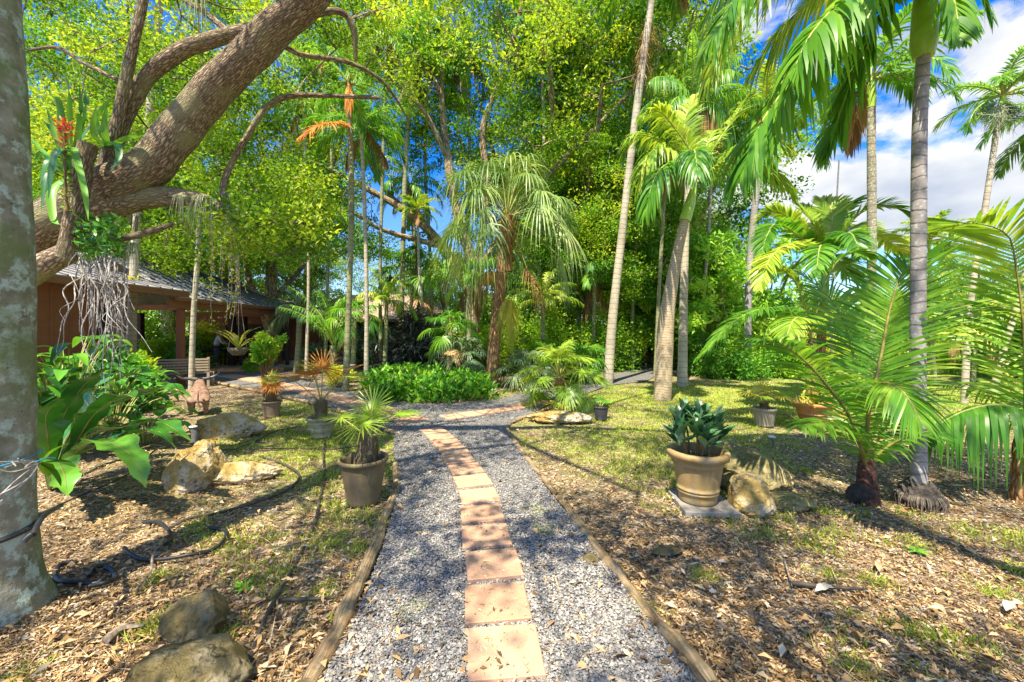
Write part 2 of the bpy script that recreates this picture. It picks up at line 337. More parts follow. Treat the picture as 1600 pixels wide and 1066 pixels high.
M['stone']=stone('oolite_limestone',(.10,.08,.03),(.28,.22,.09),(.50,.42,.26),8,.08)
M['stone_gold']=stone('golden_limestone',(.20,.13,.04),(.52,.36,.12),(.72,.63,.46),6,.06)
M['stone_moss']=stone('mossy_limestone',(.07,.06,.025),(.20,.17,.07),(.42,.34,.16),7)
SKY_S=.15; CLOUD_S=.40; CLOUD_OFF=(5.9,2,.8); CL0=.48; CL1=.535; SUN=4.3; EXPO=1.5
# ---------- ground ----------
def inpoly(x,y,poly):
    p=np.asarray(poly); ins=np.zeros(x.shape,bool); j=len(p)-1
    for i in range(len(p)):
        xi,yi,xj,yj=p[i][0],p[i][1],p[j][0],p[j][1]
        c=((yi>y)!=(yj>y))&(x<(xj-xi)*(y-yi)/(yj-yi+1e-12)+xi); ins^=c; j=i
    return ins
def gp(lst): return [G(a,b)[:2] for a,b in lst]
Lp=[(470,1110),(505,1066),(560,960),(597,860),(616,800),(622,745),(614,705),(618,682),(604,668)]
MAIN=gp(Lp+[(560,655),(500,636),(430,616),(370,604),(310,593),(330,578),(400,577),(470,594),(520,604),(570,622),(620,630),(690,632),(770,626),(830,612),(868,622),(845,640),(800,660),(792,672),(812,700),(850,760),(905,830),(960,900),(1030,990),(1085,1066),(1115,1110)])
MAIN[0]=np.array([-1.05,.6]); MAIN[-1]=np.array([.95,.6])
BACK=gp([(830,626),(868,634),(905,620),(950,603),(1010,596),(1030,585),(1022,566),(975,552),(985,549),(955,549),(950,560),(985,570),(975,582),(930,592),(870,606),(820,616)])
def lawn_zone(x,y):
    """where grass shows through the litter (0..1)"""
    z=np.zeros_like(x)
    def blob(cx,cy,rx,ry,a): return a*np.exp(-(((x-cx)/rx)**2+((y-cy)/ry)**2))
    z+=blob(-2.8,6.3,1.9,1.9,1.0)+blob(-1.6,4.4,.8,1.0,.6)+blob(2.2,6.3,1.9,1.5,.8)+blob(4.5,10.5,5,2.4,1.2)+blob(12,11,6,3.5,1.3)+blob(6.,7.8,2.5,1.4,.6)+blob(-4.6,9.5,2,2,.7)+blob(2.1,3.6,.9,.8,.35)+blob(4.2,2.9,1.6,.9,.55)+blob(-1.5,2.7,.8,.8,.55)+blob(2.4,4.6,1.2,1.0,.7)+blob(-2.2,3.4,.9,.7,.4)+blob(5.6,4.0,1.5,1.0,.45)+blob(1.4,5.2,.6,1.2,.6)+blob(2.2,2.2,1,.5,.5)
    return z
def ground_mat():
    t=NT('litter_and_lawn_ground'); p=t.pos()
    big=t.noise(p,.8,4); mid=t.noise(p,5,6,.7); v=t.n('TexVoronoi',{'Vector':p,'Scale':38.,'Randomness':1.}); vc=t.n('SeparateColor',{0:v.outputs[1]}).outputs[0]
    lit=t.ramp(vc,[(0,(.06,.04,.025)),(.35,(.15,.10,.055)),(.65,(.27,.19,.11)),(.88,(.40,.33,.24)),(1,(.52,.47,.40))])
    lit=t.mix(t.ramp(mid,[(.42,(0,)*3),(.62,(.8,)*3)]),lit,(.16,.12,.08))
    gr=t.ramp(t.noise(p,60,4,.7),[(.3,(.10,.15,.02)),(.5,(.26,.34,.04)),(.7,(.46,.50,.08))])
    sx=t.n('SeparateXYZ',{0:p})
    def blob(cx,cy,rx,ry,a):
        dx=t.math('DIVIDE',t.math('SUBTRACT',sx.outputs[0],cx),rx); dy=t.math('DIVIDE',t.math('SUBTRACT',sx.outputs[1],cy),ry)
        r=t.math('ADD',t.math('MULTIPLY',dx,dx),t.math('MULTIPLY',dy,dy)); return t.math('MULTIPLY',t.math('EXPONENT',t.math('MULTIPLY',r,-1.)),a)
    z=blob(-2.8,6.3,1.9,1.9,1.)
    for b in ((2.2,6.3,1.9,1.5,.8),(4.5,10.5,5,2.4,1.3),(12,11,6,3.5,1.4),(-4.6,9.5,2,2,.7),(6.,7.8,2.5,1.4,.6),(18,18,10,6,1.)): z=t.math('ADD',z,blob(*b))
    f=t.math('MULTIPLY',z,t.ramp(t.noise(p,2.6,5,.7),[(.4,(0,)*3),(.58,(1,)*3)]))
    col=t.mix(t.math('MINIMUM',f,.85),lit,gr)
    h=t.math('ADD',t.math('MULTIPLY',v.outputs[0],.6),mid)
    return t.fin(col,.95,bump=h,bd=.015,spec=.1)
gb=MB(); S=260
xs=np.concatenate([np.linspace(-S,-16,14),np.linspace(-14,14,113),np.linspace(16,S,14)]); ys=np.concatenate([np.linspace(-60,-2,12),np.linspace(-1,20,85),np.linspace(22,S*1.5,20)])
XX,YY=np.meshgrid(xs,ys,indexing='ij'); ZZ=.012*snoise(np.stack([XX,YY,XX*0],-1),2.1)*(np.abs(XX)<15)-.012
i,j=np.meshgrid(np.arange(len(xs)-1),np.arange(len(ys)-1),indexing='ij'); q=(i*len(ys)+j).ravel()
gb.add(np.stack([XX,YY,ZZ],-1).reshape(-1,3),np.stack([q,q+len(ys),q+len(ys)+1,q+1],1))
tag(gb.build('ground',ground_mat()),None,None,kind='structure')
def ground_z(x,y): return .012*snoise(np.stack([x,y,x*0],-1),2.1)-.012
# gravel bed
def gravel_mat():
    t=NT('grey_gravel'); p=t.pos(); v=t.n('TexVoronoi',{'Vector':p,'Scale':52.,'Randomness':1.}); c=t.n('SeparateColor',{0:v.outputs[1]}).outputs[0]
    col=t.ramp(c,[(0,(.10,.10,.10)),(.4,(.24,.235,.225)),(.75,(.40,.385,.36)),(1,(.60,.57,.52))])
    col=t.mix(t.ramp(v.outputs[0],[(.2,(0,)*3),(.6,(.8,)*3)]),col,(.05,.05,.05))
    return t.fin(col,.85,bump=v.outputs[0],bd=-.012,spec=.25)
from mathutils.geometry import tessellate_polygon
def flat(name,poly,z,mat):
    b=MB(); vs=[Vector((float(x),float(y),0)) for x,y in poly]; tr=tessellate_polygon([vs])
    V=np.array([[x,y,z] for x,y in poly]); T=np.array([tuple(t) for t in tr])
    a=V[T]; cr=np.cross(a[:,1]-a[:,0],a[:,2]-a[:,0])[:,2]; T[cr<0]=T[cr<0][:,::-1]
    b.add(V,T); return b.build(name,mat)
gm=gravel_mat()
tag(flat('gravel_path',MAIN,.012,gm),None,None,kind='structure')
tag(flat('far_gravel_path',BACK,.016,gm),None,None,kind='structure')
# crushed stones
TI0=[G(a_,b_)[:2] for a_,b_ in ((790,1020),(776,940),(766,880),(758.5,840),(752,801),(745,771),(733,748),(724,730),(714,714))]
def stones_on(n,x0,x1,y0,y1,poly,zb,smin,smax,pw=1.6):
    y=(rng.random(n)*(y1**(1-pw)-y0**(1-pw))+y0**(1-pw))**(1/(1-pw)); x=rng.uniform(x0,x1,n)
    m=inpoly(x,y,poly); return x[m],y[m]
def rocklets(b,x,y,z,s):
    n=len(x); o=np.array([[1,0,0],[-1,0,0],[0,1,0],[0,-1,0],[0,0,1],[0,0,-1.]])
    V=o[None]*rng.uniform(.55,1.25,(n,6,1))+rng.normal(0,.22,(n,6,3)); V[...,2]*=rng.uniform(.45,.8,(n,1))
    a=rng.random(n)*6.28; ca,sa=np.cos(a),np.sin(a)
    X=V[...,0]*ca[:,None]-V[...,1]*sa[:,None]; Y=V[...,0]*sa[:,None]+V[...,1]*ca[:,None]
    V=np.stack([X*s[:,None]+x[:,None],Y*s[:,None]+y[:,None],V[...,2]*s[:,None]+z[:,None]],-1)
    fc=np.array([[0,2,4],[2,1,4],[1,3,4],[3,0,4],[2,0,5],[1,2,5],[3,1,5],[0,3,5]])
    b.add(V.reshape(-1,3),(np.arange(n)[:,None,None]*6+fc[None]).reshape(-1,3),None,0,np.repeat(rng.random(n),8))
x,y=stones_on(240000,-2.6,2.2,1.2,9.5,MAIN,0,0,0,1.5)
b=MB(); rocklets(b,x,y,.014+rng.uniform(0,.012,len(x)),rng.uniform(.0045,.011,len(x)))
for tc_ in TI0:
    n_=26; rocklets(b,tc_[0]+rng.uniform(-.18,.18,n_)+.03*rng.normal(size=n_),tc_[1]+rng.choice([-1,1],n_)*rng.uniform(.10,.19,n_),np.full(n_,.044),rng.uniform(.003,.008,n_))
t=NT('crushed_stone'); a=t.n('Attribute',attribute_name='rnd').outputs['Fac']
sm=t.fin(t.mix(.3,t.ramp(a,[(0,(.085,.082,.075)),(.3,(.185,.178,.165)),(.6,(.31,.295,.27)),(.85,(.48,.45,.40)),(.95,(.62,.57,.49)),(1,(.42,.26,.15))]),(.28,.27,.25)),.8,bump=t.noise(t.obj(),120,3),bd=.002,spec=.3)
tag(b.build('gravel_stones',sm,smooth=False),'loose blue grey crushed gravel on the path','gravel',kind='stuff')
# ---------- stepping pavers ----------
def paver_mat():
    t=NT('terracotta_paver'); p=t.pos(); r=t.n('ObjectInfo').outputs['Random']
    base=t.mix(r,(.46,.28,.17),(.56,.38,.24)); n1=t.noise(p,3.5,5,.6); col=t.mix(t.ramp(n1,[(.35,(0,)*3),(.7,(.7,)*3)]),base,(.50,.27,.17))
    col=t.mix(t.ramp(t.noise(p,90,4,.8),[(.45,(0,)*3),(.75,(.5,)*3)]),col,(.30,.19,.12)); col=t.mix(t.ramp(t.noise(p,7,6,.75,.6),[(.55,(0,)*3),(.68,(.55,)*3)]),col,(.24,.17,.12))
    return t.fin(col,.85,bump=t.noise(p,70,5,.7),bd=.003,spec=.2)
pm_=paver_mat()
ORD=['first','second','third','fourth','fifth','sixth','seventh','eighth','ninth','tenth','eleventh','twelfth','thirteenth','fourteenth','fifteenth','sixteenth','seventeenth','eighteenth','nineteenth','twentieth','twenty first','twenty second','twenty third','twenty fourth','twenty fifth','twenty sixth','twenty seventh','twenty eighth','twenty ninth','thirtieth']
TILEZ=.038
def tiles(pts,start,pitch,w,lab,maxn,wd=None):
    c=spline([G(a,b2)[:2] for a,b2 in pts],400); L=np.concatenate([[0],np.cumsum(np.linalg.norm(np.diff(c,axis=0),axis=1))])
    k=0; s=start; out=[]
    while s+pitch<L[-1] and k<maxn:
        m=s+pitch*.5; pc=np.array([np.interp(m,L,c[:,0]),np.interp(m,L,c[:,1])]); e=.05
        d=np.array([np.interp(m+e,L,c[:,0])-np.interp(m-e,L,c[:,0]),np.interp(m+e,L,c[:,1])-np.interp(m-e,L,c[:,1])]); d/=np.linalg.norm(d); d=d+np.array([-d[1],d[0]])*rng.normal(0,.022); sd=np.array([d[1],-d[0]])
        jit=rng.normal(0,.008,2); h=(pitch-.052-rng.random()*.012)*.5; hw=w*.5*rng.uniform(.985,1.01)
        pts4=[pc+jit+d*h*a+sd*hw*b3 for a,b3 in((-1,-1),(1,-1),(1,1),(-1,1))]
        bb=MB(); bb.slab([[q[0],q[1],.004] for q in pts4][::-1],TILEZ-.004+rng.random()*.004,inset=.008)
        o=bb.build('stepping_paver',pm_,smooth=False)
        ox,oy=pc; 
        tag(o,lab(k),'paver','terracotta stepping pavers set in the gravel')
        out.append(pc); s+=pitch; k+=1
    return out
TI=tiles([(791,1066),(787,1020),(776,940),(765,880),(758.5,840),(752,801),(745,771),(733,748),(724,730),(714,714),(703,701),(692,689),(680,678),(664,668)],-.18+.19-.07,.409,.385,lambda k:'square terracotta paver in the gravel path, '+('nearest the camera' if k==0 else ORD[k]+' from the camera'),18)
TI+=tiles([(650,662),(622,651),(586,640),(548,630),(505,619),(455,607),(405,596),(352,587)],0,.55,.62,lambda k:'wide terracotta paver on the left branch towards the house, '+('at the fork' if k==0 else ORD[k]+' from the fork'),24)
TI+=tiles([(690,655),(730,650),(775,644),(815,636),(850,626)],0,.42,.42,lambda k:'small terracotta paver on the right branch, '+('nearest the fork' if k==0 else ORD[k]+' from the fork'),14)
# ---------- litter, grass ----------
def polar(n,y0,y1,pw=1.5,k=1.35):
    y=(rng.random(n)*(y1**(1-pw)-y0**(1-pw))+y0**(1-pw))**(1/(1-pw)); x=rng.uniform(-1,1,n)*(k*y+1.2); return x,y
x,y=polar(520000,1.0,15,1.75)
inm=inpoly(x,y,MAIN)|inpoly(x,y,BACK); keep=(~inm)|(rng.random(len(x))<.035)
keep&=(rng.random(len(x))>.55*np.clip(lawn_zone(x,y),0,1))
x,y=x[keep],y[keep]; n=len(x)
b=MB(); C=np.stack([x,y,ground_z(x,y)+rng.uniform(.004,.022,n)],1); a=rng.random(n)*6.28
D=np.stack([np.cos(a),np.sin(a),rng.normal(0,.22,n)],1); N=np.stack([rng.normal(0,.3,n),rng.normal(0,.3,n),np.ones(n)],1)
C[inpoly(x,y,MAIN),2]+=.022
for tc_ in TI:
    C[np.hypot(x-tc_[0],y-tc_[1])<.185,2]=.044
ll=(.009+.034*rng.random(n)**2.2)*(1+.06*y); typ=rng.random(n); 
b.diamonds(C,D,N,ll*np.where(typ>.93,2.0,1),ll*np.where(typ>.93,.10,np.where(typ>.55,.45,.2)),0,None,.35)
litter=NT('dry_leaf_litter'); a=litter.n('Attribute',attribute_name='rnd').outputs['Fac']; nz=litter.noise(litter.pos(),.9,3)
f=litter.math('ADD',litter.math('MULTIPLY',a,.8),litter.math('MULTIPLY',litter.math('SUBTRACT',nz,.35),.6))
litter=litter.fin(litter.ramp(f,[(0,(.06,.04,.02)),(.2,(.15,.09,.04)),(.38,(.32,.19,.08)),(.55,(.50,.31,.13)),(.72,(.56,.41,.22)),(.88,(.60,.48,.33)),(1,(.70,.62,.48))]),.85,spec=.2)
tag(b.build('leaf_litter',litter),'brown and orange dry leaves and bark chips scattered over the ground','leaf litter',kind='stuff')
x,y=polar(1500,1.2,9,1.7); n=len(x); b=MB(); a=rng.random(n)*6.28
b.diamonds(np.stack([x,y,ground_z(x,y)+.035],1),np.stack([np.cos(a),np.sin(a),rng.normal(0,.15,n)],1),np.stack([rng.normal(0,.4,n),rng.normal(0,.4,n),np.ones(n)],1),rng.uniform(.05,.10,n),rng.uniform(.02,.04,n),0,None,.5)
x,y=polar(2600,1.2,9,1.7); n=len(x); a=rng.random(n)*6.28
b.diamonds(np.stack([x,y,ground_z(x,y)+.034],1),np.stack([np.cos(a),np.sin(a),rng.normal(0,.08,n)],1),np.array([0,0,1.])+rng.normal(0,.1,(n,3)),rng.uniform(.08,.26,n),np.full(n,.005),0,None,.1)
tag(b.build('fallen_leaves_and_twigs',litter),'larger curled brown leaves and thin twigs lying on the litter and gravel','leaf litter',kind='stuff')
# greyish chips on the right
x,y=polar(45000,1.0,7,1.8); k_=(x>.9+.3*y)&(~inpoly(x,y,MAIN)); x,y=x[k_],y[k_]
b=MB(); rocklets(b,x,y,ground_z(x,y)+.006,rng.uniform(.006,.013,len(x)))
tag(b.build('pale_stone_chips',sm,smooth=False),'small pale stone chips among the litter right of the path','stone chips',kind='stuff')
def grass(n,pw,y1,thr,name,mat,lab,hh,zone=lawn_zone):
    x,y=polar(n,1.2,y1,pw)
    m=(~(inpoly(x,y,MAIN)|inpoly(x,y,BACK)))
    w=zone(x,y)*np.where(y<5.5,.72,1.)*(snoise(np.stack([x,y,x*0+3],-1),2.2)*.5+snoise(np.stack([x,y,x*0+1],-1),6.3)*.5+.55)
    m&=(w>thr+rng.random(len(x))*.35); x,y=x[m],y[m]; n=len(x)
    C=np.stack([x,y,ground_z(x,y)],1); D=np.stack([rng.normal(0,.5,n),rng.normal(0,.5,n),np.ones(n)*.8],1); b=MB()
    h=rng.uniform(.5,1.2,n)*hh*(1+.03*y); N=rng.normal(size=(n,3)); b.diamonds(C,D,N,h,.006+.0012*y+np.zeros(n),0,None,.1)
    tag(b.build(name,mat),lab,'grass',kind='stuff')
M['grass']=leaf('grass_blades',[(.12,.20,.02),(.26,.38,.03),(.42,.50,.05),(.58,.58,.14)],trans=.35,yell=(1.15,1.1,.6))
grass(330000,1.35,16,.27,'grass',M['grass'],'patchy yellow green grass growing through the leaf litter',.05)
def weeds():
    pts=[(310,822),(245,905),(270,965),(560,860),(520,850),(1510,830),(1430,850),(1285,800),(1300,900),(1560,930),(1010,960),(840,800),(1590,890),(1370,910),(230,985),(500,930),(1330,1040),(1480,1000),(1100,900),(640,960),(850,830),(30,1060),(345,1000),(1420,985)]
    b=MB()
    for px,py in pts:
        g=G(px,py); m=160; c=g+np.stack([rng.normal(0,.06,m),rng.normal(0,.06,m),np.zeros(m)],1)
        b.diamonds(c,np.stack([rng.normal(0,.7,m),rng.normal(0,.7,m),np.ones(m)*.7],1),rng.normal(size=(m,3)),rng.uniform(.02,.07,m),.006*np.ones(m))
    tag(b.build('low_weeds',M['grass']),'scattered small bright green weed tufts on bare litter','weeds',kind='stuff')
weeds()
# ---------- log edging ----------
def log(pts,r,lab,seed,name='log_edging',px=True,rise=.6):
    c=[G(a,b2,.0)+np.array([0,0,r*rise]) for a,b2 in pts] if px else pts
    r=r*.82; b=MB(); cc=spline(c,len(c)*5); cc=cc+np.stack([.012*snoise(cc,3,seed),0*cc[:,0],.010*snoise(cc,4,seed+2)-.012],1)
    b.tube(list(cc),[r*.8,r*1.1,r*.95,r*1.15,r*.9,r*1.05,r*.75],18,n=max(60,len(c)*26),amp=.24,fr=14,seed=seed,ell=(1,1,.8))
    return tag(b.build(name,M['log']),lab,'log edging','weathered logs edging the gravel path')
log([(478,1075),(515,1010),(545,950),(577,880),(598,825)],.055,'long weathered log along the left edge, nearest the camera',1)
log([(600,815),(612,785),(620,755),(617,728)],.05,'short rotten log beside the plain brown pot, left path edge',2)
log([(612,678),(585,664),(545,650),(528,641)],.07,'grey log behind the ribbed green pot, bending to the fork',3)
log([(520,638),(480,630),(440,621)],.065,'log between the far two potted palms on the left',4)
log([(436,619),(395,611),(350,602),(315,592)],.07,'farthest log of the left edging, ending near the bull sculpture',5)
log([(1112,1080),(1078,1035),(1033,985)],.055,'split wooden edging log at the right of the path, nearest the camera',6)
log([(1029,980),(980,918),(925,848),(872,778)],.045,'longest edging log on the right side of the path',7)
log([(866,772),(848,748)],.04,'short edging stub at right, past the longest log',8)
log([(843,742),(815,706),(795,676),(791,664)],.04,'curving edging log at right where the gravel forks',9)
log([(800,661),(830,649),(868,636)],.045,'edging log leading from the fork to the fan palm rock',10)
log([(1466,708),(1530,713),(1600,716)],.05,'dark edging log lying under the drooping frond, far right',11)
# ---------- pots ----------
def potmat(name,c,c2,st=None):
    t=NT(name); o=t.obj(); n=t.noise(o,7,6,.7); col=t.ramp(n,[(.3,c2),(.6,c)])
    if st: col=t.mix(t.ramp(t.noise(o,3,5,.7,1.),[(.5,(0,)*3),(.62,(.8,)*3)]),col,st)
    return t.fin(col,.6,bump=t.noise(o,50,4),bd=.002,spec=.35)
M['soil']=plain('potting_soil',(.12,.08,.05),.95,.6,40,.01)
def pot(px,py,H,rt,rb,mat,lab,bands=(),rimh=.06,rimo=.03,soil=.8,group='planters standing on the ground',tilt=(0,0),name='plant_pot'):
    g=G(px,py); g[1]+=rb; g[0]*=g[1]/(g[1]-rb)
    t=thing(name,lab,'plant pot',tuple(g),group)
    b=MB(); pr=[(0.001,0),(rb,0),(rb+.01,.012)]
    R=lambda z: rb+(rt-rb)*(z/H)**.85
    zs=sorted(set([.08*H,.2*H,.35*H,.5*H,.65*H,.8*H]+[z for bb in bands for z in (bb*H-.012,bb*H-.006,bb*H+.006,bb*H+.012)]))
    for z in zs:
        if z<H-rimh-.01: pr.append((R(z)+(.009 if any(abs(z-bb*H)<.0075 for bb in bands) else 0),z))
    pr+=[(R(H-rimh),H-rimh-.004),(R(H-rimh)+rimo,H-rimh),(rt+rimo,H-rimh*.4),(rt+rimo-.006,H-.006),(rt+rimo*.4,H),(rt-.006,H-.004),(rt-.012,H-rimh),(R(soil*H)-.02,soil*H-.02)]
    b.lathe(pr,48); b.build('shell',mat,t)
    b=MB(); r=R(soil*H)-.015; k=32; th=np.linspace(0,2*np.pi,k,endpoint=False)
    rings=[np.stack([r*f*np.cos(th),r*f*np.sin(th),soil*H+.012*snoise(np.stack([r*f*np.cos(th),r*f*np.sin(th),0*th],-1),25)],1) for f in (1,.66,.33)]
    V=np.vstack(rings+[np.array([[0,0,soil*H+.01]])]); fc=[]
    for rr_ in range(2):
        for j in range(k): fc.append([rr_*k+j,rr_*k+(j+1)%k,(rr_+1)*k+(j+1)%k,(rr_+1)*k+j])
    b.add(V,fc); b.add(V,[[2*k+j,2*k+(j+1)%k,3*k] for j in range(k)]); 
    n=500; a=rng.random(n)*6.28; q=np.sqrt(rng.random(n))*r*.95; b.diamonds(np.stack([q*np.cos(a),q*np.sin(a),soil*H+.01+rng.random(n)*.01],1),np.stack([rng.normal(size=n),rng.normal(size=n),rng.normal(0,.2,n)],1),np.array([0,0,1.])+rng.normal(0,.3,(n,3)),.03*np.ones(n),.012*np.ones(n),1)
    b.build('soil',[M['soil'],litter],t)
    t.rotation_euler=(tilt[0],tilt[1],0)
    return t,g
pA=potmat('brown_plastic_pot',(.17,.13,.075),(.11,.085,.045),(.20,.18,.06))
pB=potmat('mossy_concrete_pot',(.36,.33,.22),(.22,.21,.12),(.16,.15,.06))
pC=potmat('dull_brown_pot',(.26,.19,.13),(.17,.12,.08))
pD=potmat('tan_clay_pot',(.38,.26,.11),(.27,.18,.06),(.36,.30,.19))
pE=potmat('grey_green_pot',(.30,.27,.21),(.20,.17,.11))
pF=potmat('black_nursery_pot',(.06,.06,.065),(.035,.035,.04))
pT=potmat('orange_terracotta',(.62,.28,.09),(.42,.17,.06),(.30,.20,.10))
_,gA=pot(568,794,.45,.225,.15,pA,'plain brown plastic pot with a stumpy palm, left of the path',(),.045,.018,.72)
_,gB=pot(502,686,.33,.215,.14,pB,'mossy grey green ribbed pot holding an orange fan palm',(.35,.42,.7),.04,.025,.86)
_,gC=pot(424,653,.32,.18,.135,pC,'dull brown pot farthest of the three left potted palms',(),.035,.02,.86)
_,gD=pot(1090,801,.50,.245,.165,pD,'tan clay pot with banded sides and broad rim on a paver',(.2,.26,.74),.07,.045,.8)
_,gE=pot(1194,668,.33,.19,.145,pE,'grey green pot with a small yellow fan palm, right lawn',(),.05,.015,.85)
_,gF=pot(939,657,.26,.14,.11,pF,'small black nursery pot beside the low flat rock',(),.03,.01,.9)
_,gT=pot(1272,668,.42,.30,.2,pT,'orange terracotta urn full of bromeliads behind the coconut fronds',(.5,),.07,.04,.9)
b=MB(); b.box((0,0,.09),(.34,.3,.18)); o=b.build('terracotta_block',pT,smooth=False,loc=tuple(G(1300,652)),); tag(o,'small orange clay block beside the terracotta urn','clay block')
# paver under pot D
g=G(1092,803); b=MB(); b.slab(np.array([[-.26,-.24,0],[.24,-.27,0],[.27,.24,0],[-.22,.27,0]])+gD*[1,1,0]+np.array([.03,-.02,.0]),.05)
t_=plain('grey_slab',(.27,.25,.22),.85,.3,9,.004); tag(b.build('concrete_slab',t_,smooth=False),'square grey concrete slab under the tan clay pot','slab')
for o in bpy.data.objects:
    if o.name.startswith('plant_pot') and 'tan clay' in o.get('label',''): o.location.z+=.053; gD[2]+=.053
# ---------- plants in pots ----------
def fanplant(g,H,stemr,leaves,lab,fmat,smat,name='potted_fan_palm',R=.3,group=None,droop=.25,n=22,spread=120,W=.02,pet=.008):
    """leaves: (az deg, elev deg, petiole length, blade tilt, radius scale)"""
    t=thing(name,lab,'palm',tuple(g),group)
    b=MB()
    if stemr:
        b.tube([(0,0,-.05),(.0,0,H*.5),(.01,0,H)],[stemr*.9,stemr*1.05,stemr*.85],24,n=20,amp=.10,fr=14,seed=3)
        m=900; th=rng.random(m)*6.28; z=rng.random(m)*H; rr_=stemr*1.02
        b.diamonds(np.stack([rr_*np.cos(th),rr_*np.sin(th),z],1),np.stack([np.cos(th)*.28+rng.normal(0,.15,m),np.sin(th)*.28+rng.normal(0,.15,m),np.where(rng.random(m)<.7,1,-1)],1),np.stack([np.cos(th),np.sin(th),0*th],1),rng.uniform(.04,.11,m),.008*np.ones(m))
        b.build('stem',smat,t)
    for az,el,pl,tilt,rs in leaves:
        a=math.radians(az); e=math.radians(el); d=np.array([math.cos(a)*math.cos(e),math.sin(a)*math.cos(e),math.sin(e)])
        c0=np.array([0,0,H-.02]); h=c0+d*pl; mid=c0+d*pl*.5+np.array([0,0,.03])*pl
        b=MB(); b.tube([c0,mid,h],[pet*1.2,pet,pet*.7],5,n=8,mi=1,cap=False)
        e2=math.radians(el+tilt); d2=np.array([math.cos(a)*math.cos(e2),math.sin(a)*math.cos(e2),math.sin(e2)])
        b.fan(h,d2,np.array([0,0,1.])+d2*.01,R*rs,n,spread,W,droop,.22)
        mm=fmat if not isinstance(fmat,list) else fmat[rng.integers(len(fmat))]
        b.build('leaf',[mm,M['rachis']],t)
    return t
fanplant(gA+[.04,0,.45*.72],.34,.085,[(175,35,.34,-12,.95),(80,70,.3,0,.9),(10,38,.36,-30,.95),(262,58,.2,-75,1.0),(310,68,.24,0,.8)],'stumpy fan palm with yellow green spiky leaves in the plain brown pot',M['frond_lime'],M['stem_tan'],R=.33,droop=.10,n=22,spread=130,W=.013)
fanplant(gB+[.0,0,.28],.30,.075,[(195,42,.62,-35,1.1),(100,82,.55,0,1.0),(335,40,.70,-40,1.0),(265,70,.5,-50,1.),(20,55,.6,-30,.9),(150,65,.6,-30,.9)],'fan palm with dried orange leaves in the ribbed green pot',[M['orange_dead'],M['yellow_fan']],M['stem_tan'],R=.42,droop=.1,n=26,spread=140,W=.016)
fanplant(gC+[.0,0,.27],.36,.085,[(80,80,.15,0,.9),(180,55,.15,-10,1),(10,50,.15,-10,1),(265,45,.12,-30,.8),(230,20,.15,-50,1.1),(310,20,.15,-50,1.)],'short fan palm with a thick fibrous stem in the dull brown pot',[M['frond_lime'],M['yellow_fan'],M['orange_dead']],M['stem_tan'],R=.3,droop=.2)
fanplant(gE+[.0,0,.28],.10,.05,[(180,42,.34,-25,1.1),(90,75,.32,0,1),(5,42,.34,-25,1.1),(270,60,.3,-30,1),(225,38,.34,-30,1.),(320,38,.34,-40,1.),(140,55,.36,-20,1),(60,50,.36,-25,1)],'small yellow green fan palm in the grey green pot',[M['yellow_fan'],M['frond_lime']],M['stem_tan'],R=.3,droop=.25)
fanplant(gF+[.0,0,.23],.04,0,[(170,45,.12,-20,1),(90,70,.12,0,1),(10,45,.12,-20,1),(270,50,.1,-30,1)],'little fan palm seedling in the black nursery pot',M['frond'],M['stem_tan'],R=.17,droop=.2,n=14)
def cane_plant(g):
    t=thing('potted_aglaonema','dark green broad leaved plant with cane stems in the tan clay pot','potted plant',tuple(g))
    stems=[(-.10,.05,.36),(-.03,-.06,.34),(.03,.02,.40),(-.14,-.05,.28),(.10,-.04,.30),(.14,.02,.34),(.05,.09,.38),(-.05,.1,.42),(.0,-.1,.26)]
    for sx,sy,h in stems:
        top=np.array([sx*1.5,sy*1.5,h]); b=MB(); b.tube([(sx*.8,sy*.8,-.05),(sx,sy,h*.5),tuple(top)],[.011,.010,.008],7,n=8,mi=1)
        nL=15
        for k in range(nL):
            a=k*2.4+rng.random()*.5; e=math.radians(rng.uniform(28,82)); L=rng.uniform(.17,.27)
            s0=top-np.array([0,0,.015*k*.6]); d=np.array([math.cos(a)*math.cos(e),math.sin(a)*math.cos(e),math.sin(e)])
            p1=s0+d*L*.3; p2=s0+d*L*.7-np.array([0,0,.01]); p3=s0+d*L*.95+np.array([math.cos(a),math.sin(a),0])*L*.12-np.array([0,0,.04*L])
            b.strap([s0,p1,p2,p3],.088,((0,.08),(.15,.3),(.45,1),(.75,.7),(1,.02)),.18,.04,9,4,0,rng.random())
        b.build('cane',[M['pewter'],M['rachis_brown']],t)
cane_plant(gD+[0,0,.40])
def bromeliads(g,n,lab,mat,L=.5,w=.05,name='bromeliad_clump',reach=.25,group=None):
    t=thing(name,lab,'bromeliad',tuple(g),group); b=MB()
    for k in range(n):
        a=k*2.4+rng.random(); e=math.radians(rng.uniform(25,80)); o=np.array([rng.normal(0,reach),rng.normal(0,reach),0])
        d=np.array([math.cos(a)*math.cos(e),math.sin(a)*math.cos(e),math.sin(e)]); l=L*rng.uniform(.6,1.1)
        b.strap([o,o+d*l*.5,o+d*l*.85-[0,0,.05*l],o+d*l+np.array([math.cos(a),math.sin(a),-.7])*l*.22],w*rng.uniform(.7,1.2),((0,.7),(.4,1),(.8,.7),(1,.02)),.3,0,9,2,0,rng.random())
    b.build('rosette',mat,t); return t
bromeliads(gT+[0,0,.36],34,'orange tinged bromeliads crowding the terracotta urn',[M['yellow_fan']],.42,.05,reach=.12)
